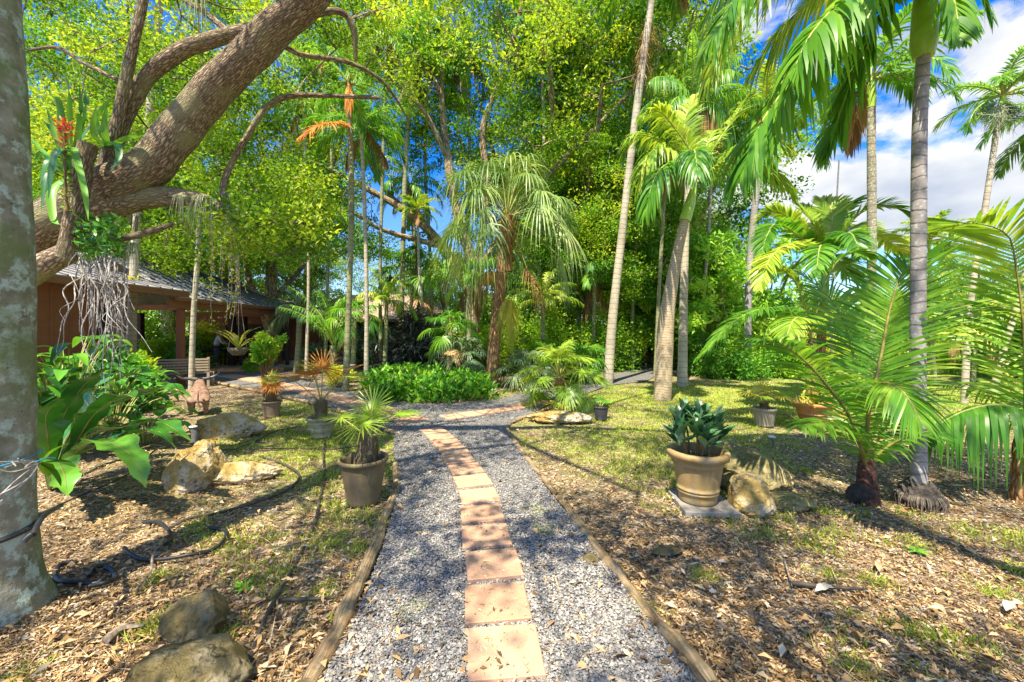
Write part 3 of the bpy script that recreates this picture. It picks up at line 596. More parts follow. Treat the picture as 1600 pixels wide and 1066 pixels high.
# ---------- rocks ----------
import bmesh
def rock(px,py,dims,mat,lab,seed,rz=0,amp=.25,sink=.12,name='boulder',flat=0,sub=6,loc=None,cat='rock'):
    bm=bmesh.new(); bmesh.ops.create_icosphere(bm,subdivisions=sub,radius=.5)
    V=np.array([v.co[:] for v in bm.verts]); me=bpy.data.meshes.new(name); 
    d=nrm(V); r=1+amp*snoise(d,1.4,seed)+amp*.6*snoise(d,3.3,seed*2.1)
    n3=np.array([mnoise.fractal(Vector(p*4.5+seed),1.,2.,4) for p in d]); pit=np.array([mnoise.voronoi(Vector(p*7+seed))[0][0] for p in d]); rid=np.array([mnoise.ridged_multi_fractal(Vector(p*2.6+seed),1.,2.1,5,1.,2.) for p in d])
    W=V*(r+n3*amp*.45-amp*.30*np.clip(.45-pit,0,1)+amp*.16*(rid-1))[:,None]; cut=nrm(np.array([[.8,.3,.5],[-.7,.5,.4],[.1,-.9,.3],[-.3,-.6,.7],[.6,-.5,.6]])+.3*math.sin(seed))
    for q in cut:
        h_=W@q; ex=np.maximum(h_-.40,0); W=W-q*(ex*.8)[:,None]
    if flat: W[:,2]=np.where(W[:,2]>flat,flat+(W[:,2]-flat)*.25,W[:,2])
    W=W*np.array(dims); W[:,2]+=dims[2]*(.5-sink)
    for v,w in zip(bm.verts,W): v.co=w
    for f in bm.faces: f.smooth=True
    bm.to_mesh(me); bm.free(); me.materials.append(mat)
    g=G(px,py) if loc is None else np.array(loc); o=bpy.data.objects.new(name,me); COL.objects.link(o); o.location=(g[0],g[1]+(dims[1]*.45 if loc is None else 0),g[2]); o.rotation_euler=(0,0,rz)
    return tag(o,lab,cat,'limestone rocks lying about the garden')
rock(274,1022,(.34,.28,.25),M['stone'],'round pitted limestone boulder, behind the flat one, bottom left',3.1,amp=.16)
rock(256,1125,(.50,.34,.30),M['stone'],'flat topped grey limestone block at the bottom left edge',7.3,amp=.12,flat=.22,sink=.2)
rock(278,772,(.55,.6,.62),M['stone_gold'],'pale peaked limestone boulder at the left, under the hose',5.7,amp=.22,sink=.25)
rock(355,758,(.95,.34,.26),M['stone_gold'],'golden low limestone tongue reaching right from the peaked boulder',9.2,rz=.25,amp=.14,sink=.2)
rock(345,686,(1.15,.5,.48),M['stone_gold'],'brown limestone rock behind the bull sculpture feet',2.2,amp=.2,sink=.2)
rock(232,618,(1.5,.6,.42),M['stone_gold'],'low orange rock below the slatted bench',12.4,amp=.2,sink=.25)
rock(880,664,(1.15,.6,.26),M['stone_gold'],'low flat golden rock at the foot of the yellow fan palm',6.6,amp=.14,flat=.3,sink=.15)
rock(1200,775,(.85,.75,.52),M['stone_moss'],'dark mossy mound behind the tan clay pot',8.8,amp=.2,sink=.28)
rock(1188,808,(.42,.4,.36),M['stone_gold'],'small yellow tipped limestone rock right of the tan clay pot',4.5,amp=.2,sink=.15)
rock(1245,800,(.55,.35,.16),M['stone_moss'],'flat grey rock slab at the right end of the mossy mound',1.5,amp=.15,sink=.2)
rock(925,884,(.14,.10,.07),M['stone'],'fist sized stone lying against the longest right edging log',3.9,amp=.2,sub=3)
rock(1048,870,(.24,.11,.05),M['stone'],'thin flat pale stone in the litter, right of the path',5.9,amp=.2,sub=3)
def leafthing(px,py,L,w,az,lab,mat):
    g=G(px,py)+np.array([0,0,.03]); d=np.array([math.cos(az),math.sin(az),0]); b=MB()
    b.strap([g,g+d*L*.5+[0,0,.02],g+d*L],w,((0,.1),(.3,1),(.7,.8),(1,.05)),.25,.1,12,4); tag(b.build('fallen_leaf',mat),lab,'fallen leaf')
M['paleleaf']=plain('pale_dry_leaf',(.62,.56,.42),.8,.3,20); M['tanleaf']=plain('tan_dry_leaf',(.52,.30,.16),.8,.3,20)
leafthing(1274,931,.17,.06,.2,'large pale curled dry leaf on the litter, lower right',M['paleleaf'])
leafthing(1374,900,.17,.04,.9,'tan pointed dry leaf below the ringed palm',M['tanleaf'])
leafthing(1572,962,.14,.05,.5,'white flat dry leaf at the lower right edge',M['paleleaf'])
leafthing(365,742,.14,.05,.4,'brown dry leaf on the golden limestone tongue',M['tanleaf'])
def weedstar(px,py,lab):
    g=G(px,py); b=MB()
    for k in range(9):
        a=k*.7; L=.09; d=np.array([math.cos(a),math.sin(a),.25]); b.strap([g,g+d*L*.5,g+d*L-[0,0,.01]],.03,((0,.3),(.5,1),(1,.05)),.2,0,6,2,0,rng.random())
    tag(b.build('weed_rosette',M['glossy']),lab,'weed')
weedstar(382,917,'green leafy weed rosette left of the long edging log'); weedstar(640,870,'single green sprig on the gravel')
weedstar(1432,862,'leafy green sprout below the ringed palm roots')
# ---------- bull sculpture ----------
def skin_obj(name,verts,edges,radii,mat,parent,sub=2,root=0):
    me=bpy.data.meshes.new(name); me.from_pydata([tuple(v) for v in verts],edges,[]); me.materials.append(mat)
    o=bpy.data.objects.new(name,me); COL.objects.link(o); o.parent=parent
    o.modifiers.new('s','SKIN').use_smooth_shade=True
    for i,r in enumerate(radii):
        sv=me.skin_vertices[0].data[i]; sv.radius=(r,r) if not isinstance(r,tuple) else r; sv.use_root=(i==root)
    m=o.modifiers.new('b','SUBSURF'); m.levels=sub; m.render_levels=sub
    return o
g=G(304,651); M['bull']=plain('weathered_bull_ceramic',(.34,.20,.13),.6,.5,14,.006,c2=(.09,.055,.04))
bull=thing('bull_sculpture','small brown weathered longhorn bull sculpture seen from behind on a rock','sculpture',(g[0],g[1]+.1,.0),rz=math.radians(36))
V=[(0,0,.42),(0,.22,.43),(0,.45,.44),(0,.58,.52),(0,.68,.62),(0,.84,.55),
   (.12,-.02,.30),(.12,.03,.17),(.12,0,.03),(-.12,-.02,.30),(-.12,.03,.17),(-.12,0,.03),
   (.11,.46,.30),(.11,.47,.16),(.11,.46,.03),(-.11,.46,.30),(-.11,.47,.16),(-.11,.46,.03)]
skin_obj('body',V,[(0,1),(1,2),(2,3),(3,4),(4,5),(0,6),(6,7),(7,8),(0,9),(9,10),(10,11),(2,12),(12,13),(13,14),(2,15),(15,16),(16,17)],
  [.155,.17,.165,.12,.10,.06,.085,.05,.04,.085,.05,.04,.075,.045,.04,.075,.045,.04],M['bull'],bull)
for s in (-1,1):
    b=MB(); b.tube([(s*.05,.70,.68),(s*.17,.70,.70),(s*.30,.68,.76 if s>0 else .72),(s*.40,.64,.92 if s>0 else .80)],[.038,.034,.024,.007],10,n=16); b.build('horn',plain('dark_horn',(.16,.15,.15),.4,.5,6,spec=.5),bull)
    b=MB(); b.strap([(s*.08,.70,.66),(s*.15,.70,.65),(s*.19,.70,.62)],.07,((0,.5),(.5,1),(1,.1)),.3,0,6,3); b.build('ear',M['bull'],bull)
b=MB(); b.tube([(0,-.13,.52),(0,-.18,.45),(0,-.17,.3),(.01,-.16,.2)],[.02,.014,.012,.025],8,n=12); b.build('tail',M['bull'],bull)
# ---------- small items ----------
M['white']=plain('white_plastic',(.75,.75,.73),.5,.1); M['dgrey']=plain('grey_pipe',(.20,.19,.18),.6,.3)
def stub(px,py,r,h,lab,rc,name='capped_pipe'):
    t=thing(name,lab,'pipe',tuple(G(px,py))); b=MB(); b.tube([(0,0,-.03),(.0,0,h*.5),(-.02,0,h)],[r,r,r*.9],14,n=8,amp=.06,fr=20); b.build('post',M['dgrey'],t)
    b=MB(); b.lathe([(.001,0),(rc,0),(rc,.012),(rc*.9,.02),(.001,.022)],24,c=(-.02,0,h)); b.build('cap',M['white'],t)
stub(304,692,.045,.24,'short grey stub post with a round white cap, left garden',.055)
stub(1208,697,.02,.13,'low path light with a white disc cap on the right lawn',.05,'garden_light')
stub(1436,690,.012,.22,'thin stake with a white knob beside the ringed palm',.02,'garden_stake')
M['hose']=plain('black_hose',(.022,.022,.024),.45,.3,20,spec=.5); M['drip']=plain('grey_drip_line',(.09,.075,.06),.7,.4,12)
def hose(pts,r,lab,mat,name='garden_hose',cat='hose',z=.02):
    b=MB(); c=[G(a,d)+np.array([0,0,z+.01*math.sin(i*2.1)]) if not isinstance(a,tuple) else np.array(a) for i,(a,d) in enumerate(pts)]; b.tube(c,r,8,n=len(c)*9); tag(b.build(name,mat),lab,cat,'hoses and drip lines on the ground')
hose([(120,882),(95,888),(87,900),(95,912),(120,916),(150,914),(158,911)],.016,'thick black hose curled beside the grey trunk, left loop',M['hose'])
hose([(140,921),(165,917),(180,906),(176,896),(165,892)],.016,'thick black hose offcut overlapping the left loop',M['hose'])
hose([(140,905),(150,893),(168,885)],.014,'short black hose piece inside the curled loop',M['hose'])
hose([(194,860),(205,872),(225,877),(262,877),(295,873),(330,862),(350,848),(353,835),(345,829),(325,828)],.014,'black hose loop with a hooked right end, middle left ground',M['hose'])
hose([(225,820),(250,822),(266,835),(265,848),(258,856)],.014,'black hose hook above the middle loop',M['hose'])
hose([(266,828),(295,815),(330,806),(370,797),(410,786),(450,766),(468,748),(455,735),(430,722),(405,715)],.013,'dark drip line curving from the hose hook past the limestone tongue',M['drip'])
hose([(60,812),(120,786),(180,757),(215,738),(240,712),(262,702),(290,698),(312,704),(325,718)],.010,'brown drip line running over the peaked boulder',M['drip'],z=.05)
hose([(508,690),(505,715),(507,745),(500,780),(492,820),(470,865),(445,915),(420,960),(400,1005),(380,1070)],.011,'long grey drip line crossing the left litter towards the camera',M['drip'])
hose([(330,706),(400,704),(470,702),(520,704),(575,698)],.009,'thin dark drip line running level behind the plain brown pot',M['drip'])
hose([(330,720),(360,708),(400,690),(430,676),(470,668)],.008,'thin drip line between the brown rock and the ribbed pot',M['drip'])
def stick(pts,r,lab,mat=None):
    b=MB(); b.tube([G(a,d)+np.array([0,0,.025+.01*rng.random()]) for a,d in pts],[r,r*.9,r*.4],6,n=12,amp=.2,fr=20); tag(b.build('fallen_stick',mat or M['twig']),lab,'stick','fallen sticks on the litter')
stick([(210,930),(235,900),(240,870),(262,850)],.008,'pale thin stick crossing the hoses at left')
stick([(440,945),(480,943),(530,940)],.012,'dark stick ending at the long edging log, left of path',M['drip'])
stick([(400,872),(440,862),(520,836)],.007,'reddish stick over grass behind the long edging log')
stick([(1065,893),(1085,888),(1102,882)],.009,'short brown stick right of the longest edging log')
stick([(1235,918),(1300,925),(1355,928)],.014,'half buried root branch near the pale curled leaf',M['drip'])
stick([(1115,975),(1160,1010),(1200,1060)],.006,'thin brown stick at the lower right of the path')
stick([(1225,880),(1232,905),(1238,925)],.007,'forked dark twig standing left of the half buried root')
stick([(320,1010),(345,975),(350,950)],.012,'grey branch beside the round pitted boulder')
stick([(165,1010),(190,990),(225,985)],.02,'flat weathered bark piece left of the round boulder')
stick([(700,642),(712,655),(722,672)],.012,'dead orange frond stalk lying across the fork pavers',M['rachis_brown'])
# ---------- house ----------
M['cedar']=wood('red_brown_siding',(.20,.075,.04),(.36,.15,.08),1.5,4,.002)
M['fascia']=wood('brown_fascia',(.20,.095,.05),(.36,.18,.09),2,4,.003)
M['darkwood']=plain('dark_timber',(.05,.03,.022),.7,.4,6)
M['shingle']=plain('brown_shingles',(.50,.36,.27),.9,.4,14,.02,c2=(.30,.19,.13))
def metal_roof():
    t=NT('grey_seam_roof'); n=t.noise(t.pos(),1.6,6,.65); col=t.ramp(n,[(.3,(.18,.185,.20)),(.5,(.34,.34,.35)),(.7,(.50,.45,.39))])
    return t.fin(col,.5,spec=.4,bump=n,bd=.01)
M['metal_roof']=metal_roof()
M['seam']=plain('dark_roof_seams',(.07,.07,.08),.5,.3)
house=thing('garden_house','long low red brown wooden house with grey metal hip roof and open porch','house',(-11,9,0))
def hp(name,fn,mat,smooth=False,parent=house):
    b=MB(); fn(b); return b.build(name,mat,parent,smooth)
def L_(x,y,z): return np.array([x+11,y-9,z])
# wall A with battens
def wA(b):
    b.box(L_(-11.6,9.75,1.5),(1.2,2.7,3.0))
    for k in range(6): b.box(L_(-10.99,8.7+k*.42,1.45),(.03,.04,2.9))
hp('wall',wA,M['cedar'])
wf=hp('window',lambda b:[b.box(L_(-10.975,10.75+dy,2.0+dz),s_) for dy,dz,s_ in ((-.24,0,(.07,.05,.8)),(.24,0,(.07,.05,.8)),(0,.39,(.07,.43,.05)),(0,-.39,(.07,.43,.05)))],M['fascia'])
hp('pane',lambda b:b.box(L_(-10.99,10.75,2.0),(.03,.43,.73)),M['darkwood'],False,wf)
def slope(b,e0,e1,r1,r0,th=.06,seams=0,sr=.02):  # seam ribs use the second material
    """roof plane eave e0-e1, ridge r0-r1"""
    e0,e1,r0,r1=[np.array(v,float) for v in (e0,e1,r0,r1)]; n=nrm(np.cross(e1-e0,r0-e0)); n=n if n[2]>0 else -n
    V=np.array([e0,e1,r1,r0]); b.add(np.vstack([V,V-n*th]),[[0,1,2,3],[7,6,5,4],[0,4,5,1],[1,5,6,2],[2,6,7,3],[3,7,4,0]])
    for k in range(seams):
        f=(k+.5)/seams; a=e0+(e1-e0)*f+n*.012; c=r0+(r1-r0)*f+n*.012; b.tube([a,(a+c)/2,c],sr,6,n=3,mi=1)
hp('flat_roof',lambda b:slope(b,L_(-10.5,8.0,3.05),L_(-10.5,13.0,3.05),L_(-13.8,13.0,3.95),L_(-13.8,8.,3.95),.07,12,.025),[M['metal_roof'],M['seam']])
hp('fascia',lambda b:(b.box(L_(-10.52,10.5,2.93),(.08,5.0,.17))),M['fascia'])
rf=hp('roof',lambda b:(slope(b,L_(-10.5,12.6,2.84),L_(-10.5,19.7,2.84),L_(-13.4,17.8,4.25),L_(-13.4,13.3,4.25),.05,16,.03),slope(b,L_(-10.5,19.7,2.84),L_(-16.2,19.7,2.84),L_(-13.45,17.85,4.25),L_(-13.4,17.8,4.25),.05,12),slope(b,L_(-16.3,19.7,2.84),L_(-16.3,12.6,2.84),L_(-13.4,13.3,4.26),L_(-13.4,17.8,4.26),.05,0)),[M['metal_roof'],M['seam']])
hp('porch_beam',lambda b:(b.box(L_(-10.75,16.0,2.62),(.12,7.0,.26)),b.box(L_(-10.54,16.1,2.77),(.06,7.1,.12)),b.box(L_(-13.4,19.2,2.58),(5.4,.12,.22)),b.box(L_(-13.4,15.,2.65),(5.,.1,.2))),M['fascia'])
for x,y,w,mm in ((-10.85,13.1,.17,M['cedar']),(-13.5,19.3,.24,M['darkwood']),(-12.95,19.3,.24,M['darkwood']),(-15.7,13.2,.2,M['darkwood']),(-15.8,17,.2,M['darkwood']),(-10.9,19.4,.14,M['darkwood'])):
    hp('post',lambda b:b.box(L_(x,y,1.27),(w,w,2.54)),mm)
hp('rear_roof',lambda b:(slope(b,L_(-10.9,19.9,2.78),L_(-10.9,27.2,2.70),L_(-14.2,25,3.75),L_(-14.2,20.4,3.85),.06,0),slope(b,L_(-10.9,27.2,2.7),L_(-17.5,27.2,2.7),L_(-14.25,25.0,3.75),L_(-14.2,25.,3.75),.06,0)),M['shingle'])
def rw(b):
    b.box(L_(-15,24.2,1.3),(4.6,5.6,2.6)); 
    for k in range(9): b.box(L_(-12.69,21.7+k*.62,1.3),(.03,.05,2.6))
hp('rear_wall',rw,M['cedar']); rd=hp('rear_door',lambda b:b.box(L_(-12.67,22.2,1.1),(.04,1.0,2.2)),M['darkwood']); hp('handle',lambda b:b.box(L_(-12.63,22.6,1.05),(.04,.04,.14)),M['seam'],False,rd)
hp('rear_window',lambda b:b.box(L_(-14.2,21.385,1.4),(2.2,.04,1.5)),M['darkwood'])
ter=MB(); ter.box((-14,22.5,.06),(7.2,9,.13)); tag(ter.build('terrace',plain('terrace_floor',(.46,.36,.24),.85,.25,3),smooth=False),None,None,kind='structure')
te=MB()
for k in range(34):
    a=k/33; x=-15.6+a*5.3; y=17.95-.55*math.sin(a*3.1); te.box((x,y,.065),(.15,.22,.15),rz=-.3*math.cos(a*3.1))
tag(te.build('brick_edging',M['pT'] if 'pT' in M else pT,smooth=False),'row of terracotta bricks edging the terrace','brick edging')
h2=thing('far_house','low house with a pinkish brown shingle roof behind the palms','house',(-10,29,0))
def hp2(name,fn,mat): b=MB(); fn(b); return b.build(name,mat,h2,False)
hp2('wall',lambda b:b.box((0,2.5,1.25),(9.5,5,2.5)),M['darkwood'])
hp2('roof',lambda b:(slope(b,(-5.2,-1,2.65),(5.9,-1,2.65),(3.6,2.5,4.7),(-3.4,2.5,4.7),.1),slope(b,(5.9,-1,2.65),(5.9,6,2.65),(3.6,2.6,4.7),(3.6,2.5,4.7),.1)),M['shingle'])
hp2('fascia',lambda b:b.box((.35,-1.03,2.58),(11.1,.06,.16)),M['fascia'])
# ---------- bench, table, chairs, person ----------
M['greywood']=wood('silvered_bench_wood',(.26,.20,.13),(.56,.48,.36),2,9,.003)
g=G(272,606); bench=thing('garden_bench','weathered slatted wooden garden bench seen from behind','bench',(g[0],g[1],0),rz=math.radians(24))
def bp(name,fn,p=bench,m=M['greywood']): b=MB(); fn(b); return b.build(name,m,p,False)
bp('backrest',lambda b:[b.box((0,0,.52+.085*k),(1.75,.03,.055)) for k in range(5)])
bp('seat',lambda b:[b.box((0,.08+.10*k,.42),(1.7,.08,.03)) for k in range(5)])
for sx in (-.86,.86):
    for sy,h in ((-.0,.92),(.52,.42)): bp('leg',lambda b:b.box((sx,sy+.03,h/2),(.07,.06,h)))
tb=thing('patio_table','dark covered patio table on the terrace beside the person','table',(-14.6,19.9,.13))
b=MB(); b.box((0,0,.72),(1.3,.8,.04)); b.build('top',M['darkwood'],tb,False)
for sx in (-.55,.55):
    for sy in (-.3,.3): b=MB(); b.box((sx,sy,.35),(.06,.06,.70)); b.build('leg',M['darkwood'],tb,False)
def chair(x,y,rz,lab,m):
    c=thing('patio_chair',lab,'chair',(x,y,.13),'chairs on the terrace',rz); 
    b=MB(); b.box((0,0,.44),(.48,.46,.04)); b.build('seat',m,c,False)
    b=MB(); [b.box((-.2+k*.1,.22,.72),(.05,.03,.5)) for k in range(5)]; b.box((0,.22,.98),(.5,.04,.06)); b.build('backrest',m,c,False)
    for sx in(-.21,.21):
        for sy in(-.19,.19): b=MB(); b.box((sx,sy,.21),(.04,.04,.42)); b.build('leg',m,c,False)
chair(-12.15,19.6,2.9,'slatted tan wooden chair right of the two dark porch posts',M['fascia'])
chair(-15.3,19.3,1.2,'dark chair at the left end of the patio table',M['dgrey'])
M['skin']=plain('skin',(.55,.33,.24),.55,.1); M['shirt']=plain('pale_shirt',(.66,.58,.55),.8,.15); M['trouser']=plain('dark_skirt',(.10,.11,.14),.8,.2); M['hair']=plain('blond_hair',(.42,.30,.19),.7,.4,60)
per=thing('person','person in a pale top leaning over the patio table with arms forward','person',(-14.15,19.15,.13),rz=math.radians(-60))
V=[(0,0,.93),(0,.02,1.08),(0,.09,1.26),(0,.13,1.38),(0,.17,1.46),(0,.20,1.58),
 (.10,0,.88),(.11,.03,.48),(.11,-.02,.08),(.11,.10,.035),(-.10,0,.88),(-.11,.01,.48),(-.11,-.04,.08),(-.11,.08,.035),
 (.18,.11,1.36),(.23,.20,1.12),(.17,.42,1.02),(.15,.49,1.0),(-.18,.11,1.36),(-.23,.22,1.13),(-.16,.44,1.04),(-.14,.51,1.02)]
skin_obj('body',V,[(0,1),(1,2),(2,3),(3,4),(4,5),(0,6),(6,7),(7,8),(8,9),(0,10),(10,11),(11,12),(12,13),(3,14),(14,15),(15,16),(16,17),(3,18),(18,19),(19,20),(20,21)],
 [.14,.12,.13,.10,.05,.095,.10,.065,.045,.04,.10,.065,.045,.04,.06,.045,.035,.03,.06,.045,.035,.03],M['skin'],per)
skin_obj('shirt',[(0,0,.95),(0,.02,1.08),(0,.09,1.26),(0,.13,1.39),(.18,.11,1.37),(.235,.20,1.13),(.20,.34,1.05),(-.18,.11,1.37),(-.235,.22,1.14),(-.19,.36,1.07)],[(0,1),(1,2),(2,3),(3,4),(4,5),(5,6),(3,7),(7,8),(8,9)],[.165,.14,.15,.115,.075,.06,.05,.075,.06,.05],M['shirt'],per)
skin_obj('trousers',[(0,0,.96),(.10,0,.86),(.11,.03,.48),(.11,-.02,.14),(-.10,0,.86),(-.11,.01,.48),(-.11,-.04,.14)],[(0,1),(1,2),(2,3),(0,4),(4,5),(5,6)],[.155,.115,.08,.065,.115,.08,.065],M['trouser'],per)
b=MB(); 
th=np.linspace(0,np.pi,12); b.lathe([(max(.001,.115*math.sin(a)),-.13*math.cos(a)) for a in th],18,c=(0,.175,1.62)); b.tube([(0,.10,1.62),(0,.06,1.52),(0,.05,1.42)],[.08,.07,.03],10,n=8); b.build('hair',M['hair'],per)
# statue on pedestal by the wall, chains
ped=thing('garden_statue','dark bust on a brown pedestal before the house wall','statue',(-11.9,20.4,.13))
b=MB(); b.lathe([(.001,0),(.26,0),(.26,.08),(.15,.14),(.12,.5),(.2,.62),(.24,.66),(.24,.72),(.001,.72)],20); b.build('pedestal',M['cedar'],ped)
skin_obj('bust',[(0,0,.74),(0,0,.95),(0,0,1.08),(0,.02,1.22),(.16,0,1.0),(-.16,0,1.0)],[(0,1),(1,2),(2,3),(1,4),(1,5)],[.12,.14,.06,.11,.07,.07],plain('verdigris',(.10,.18,.17),.6,.4,8),ped)
pl=thing('bird_bath','low dark bird bath bowl under the slim palms','bird bath',tuple(G(540,598)))
b=MB(); b.lathe([(.001,0),(.17,0),(.14,.05),(.07,.1),(.06,.42),(.1,.48),(.3,.54),(.32,.6),(.29,.6),(.001,.53)],24); b.build('bowl',M['dgrey'],pl)
# ---------- trees ----------
def wc(px): return 1/math.sqrt(1+((px-CX)/F)**2)
def grow(b, skel, cents, r0=.03, k=5, mi=0, sag=.25):
    """thin branches from the nearest skeleton point to each clump centre"""
    sk=np.asarray(skel); cents=np.asarray(cents); od=np.array([np.linalg.norm(sk-c,axis=1).min() for c in cents]).argsort()
    for c in cents[od]:
        d=np.linalg.norm(sk-c,axis=1)+np.maximum(sk[:,2]-c[2],0)*.8; a=sk[d.argmin()]; l=np.linalg.norm(c-a)
        if l<.1: continue
        m=(a+c)/2+rng.normal(0,.12,3)*l+np.array([0,0,-.06])*l
        b.tube([a,m,c],[r0*(.35+.25*l**.5),r0*.4,r0*.18],k,n=5,mi=mi,cap=False)
        sk=np.vstack([sk,(a+m)/2,m,(m+c)/2,c+[0,0,-.03]])
def limbs(b, lst, k=12, amp=.12, fr=2.5, mi=0):
    sk=[]
    for i,(pts,rad) in enumerate(lst):
        c=b.tube(pts,rad,k,n=len(pts)*7,mi=mi,amp=amp,fr=fr,seed=i*1.7); sk.append(c)
    return np.vstack(sk)
def gen_tree(name,H,R,tr,seed,lm,bm_,L=.13,W=.08,ncl=220,per=190,cr=.85,cb=.25,nl=7,label='',cat='tree',group=None,lean=(0,0)):
    global rng; old=rng; rng=np.random.default_rng(seed)
    t=thing(name,label,cat,group=group); b=MB()
    lx,ly=lean; top=np.array([lx+rng.normal(0,.3),ly+rng.normal(0,.3),H*.7])
    tp=[np.array([0,0,-.2]),np.array([lx*.1,ly*.1,H*.12])+rng.normal(0,.08,3),np.array([lx*.4,ly*.4,H*.38])+rng.normal(0,.15,3),top]
    L0=[(tp,[tr*1.35,tr,tr*.8,tr*.3])]
    c0=spline(tp,30)
    for k in range(nl):
        a=k*2.4+rng.random()*.8; f=rng.uniform(cb*.8,.62)/.7; s=c0[min(29,int(f*29))]
        e=np.array([math.cos(a)*R*.72,math.sin(a)*R*.72,0])+np.array([lx,ly,H*rng.uniform(max(cb+.1,.45),.92)])
        m=(s+e)/2+np.array([math.cos(a),math.sin(a),-.3])*R*.08; L0.append(([s,m+rng.normal(0,.2,3),e],[tr*.5,tr*.33,tr*.12]))
    sk=limbs(b,L0,9,.1)
    d=nrm(rng.normal(size=(ncl,3))); q=rng.random(ncl)**.42; C=d*q[:,None]*np.array([R,R,(1-cb)*H*.5]); C*= (1+.22*snoise(d,2.2,seed))[:,None]
    C+=np.array([lx*.8,ly*.8,H*(1+cb)*.5]); grow(b,sk,C,tr*.22,4)
    b.build('trunk',bm_,t); b=MB(); b.cloud(C,per,cr*rng.uniform(.6,1.2,ncl),L,W); b.build('crown',lm,t,smooth=False)
    rng=old; return t
V=[gen_tree('broadleaf_tree',14,5.2,.26,1,M['leaf_oak'],M['bark_bg'],.11,.065,240,260),
   gen_tree('broadleaf_tree',13,4.6,.22,2,M['leaf_bright'],M['bark_bg'],.115,.065,220,260,.8,.2),
   gen_tree('broadleaf_tree',12,4.8,.24,3,M['leaf_deep'],M['bark_bg'],.13,.075,230,190,.8,.12),
   gen_tree('broadleaf_tree',11,4.4,.2,4,M['leaf_mid'],M['bark_bg'],.11,.065,220,240,.75,.15),
   gen_tree('umbrella_leaf_tree',6.5,3.2,.14,5,M['umb'],M['bark_bg'],.24,.08,150,130,.6,.08)]
used=set()
def place(i,px,Y,s,rz,lab,zs=1.):
    loc=((px-CX)/F*Y,Y,0); t=V[i]
    if i in used: return copy_tree(t,loc,rz,(s,s,s*zs),lab,group='trees forming the wall of foliage')
    used.add(i); t.location=loc; t.rotation_euler=(0,0,rz); t.scale=(s,s,s*zs); tag(t,lab,'tree','trees forming the wall of foliage'); return t
BG=[(0,130,17,.95,.3,'tall oak behind the thick leaning oak limb, above the red brown wall'),
 (1,265,23,1.05,1.2,'bright green tree rising behind the grey hip roof'),
 (2,30,21,1.1,2.,'dark tree at the far left behind the grey trunk'),
 (3,390,26,1.05,.8,'yellow green tree over the right end of the hip roof'),
 (1,480,30,1.0,2.9,'bright tree behind the far pinkish roof, left end'),
 (2,585,36,.5,.1,'low dark tree behind the far pinkish roof, under the blue gap'),
 (0,860,25,1.1,4.1,'tall tree behind the drooping cabbage palm'),
 (3,985,27,1.15,5.2,'tall yellow green tree behind the long slanting palm trunk'),
 (1,920,19,.85,.9,'bright tree between the cabbage palm and the slanting palm'),
 (2,1010,22,.55,3.1,'dark low tree over the end of the far gravel path'),
 (0,1075,31,.92,2.3,'mid green tree behind the bottle palm crown'),
 (4,1128,17.5,1.02,.5,'umbrella leaf tree with drooping leaflets, right of the bottle palm'),
 (4,1060,21,1.05,2.5,'umbrella leaf tree half hidden behind the bottle palm trunk'),
 (3,1215,25,.42,1.5,'small yellow green tree right of the umbrella leaf trees'),
 (2,1290,30,.45,.5,'low dark green tree far behind the arching feather palm'),
 (3,1400,24,.40,2.2,'low yellow tree behind the mottled palm trunk'),
 (1,1530,17,.44,1.1,'bushy light green tree at the right behind the slim flowering palm'),
 (3,1610,14,.40,3.3,'yellow green bushy tree at the right edge'),
 (1,1470,27,.48,4.4,'light green tree far back between ringed palm and right edge'),
 (2,700,28,.6,5.,'dark leafy tree behind the central multi trunk tree'),
 (0,640,40,.75,1.9,'hazy oak far behind the slim palm trunks'),
 (4,800,21,.9,1.3,'umbrella leaf shrub tree behind the cabbage palm trunk'),
 (0,880,21,1.55,2.2,'tall tree just right of the cabbage palm crown, reaching the top edge'),
 (3,1010,23,1.75,.2,'yellow green tree behind the slanting palm, reaching the top edge'),
 (1,200,15,1.1,.4,'leafy tree behind the oak limbs at the upper left'),
 (0,420,19,1.1,2.4,'tree between the low oak limb and the orange dead frond'),
 (3,880,30,.7,3.,'low yellow green tree far behind the cabbage palm'),
 (2,180,27,.8,3.9,'dark tree seen through the open porch'),
 (3,330,31,.6,.2,'yellow green tree seen under the porch roof'),]
for a in BG: place(*a)
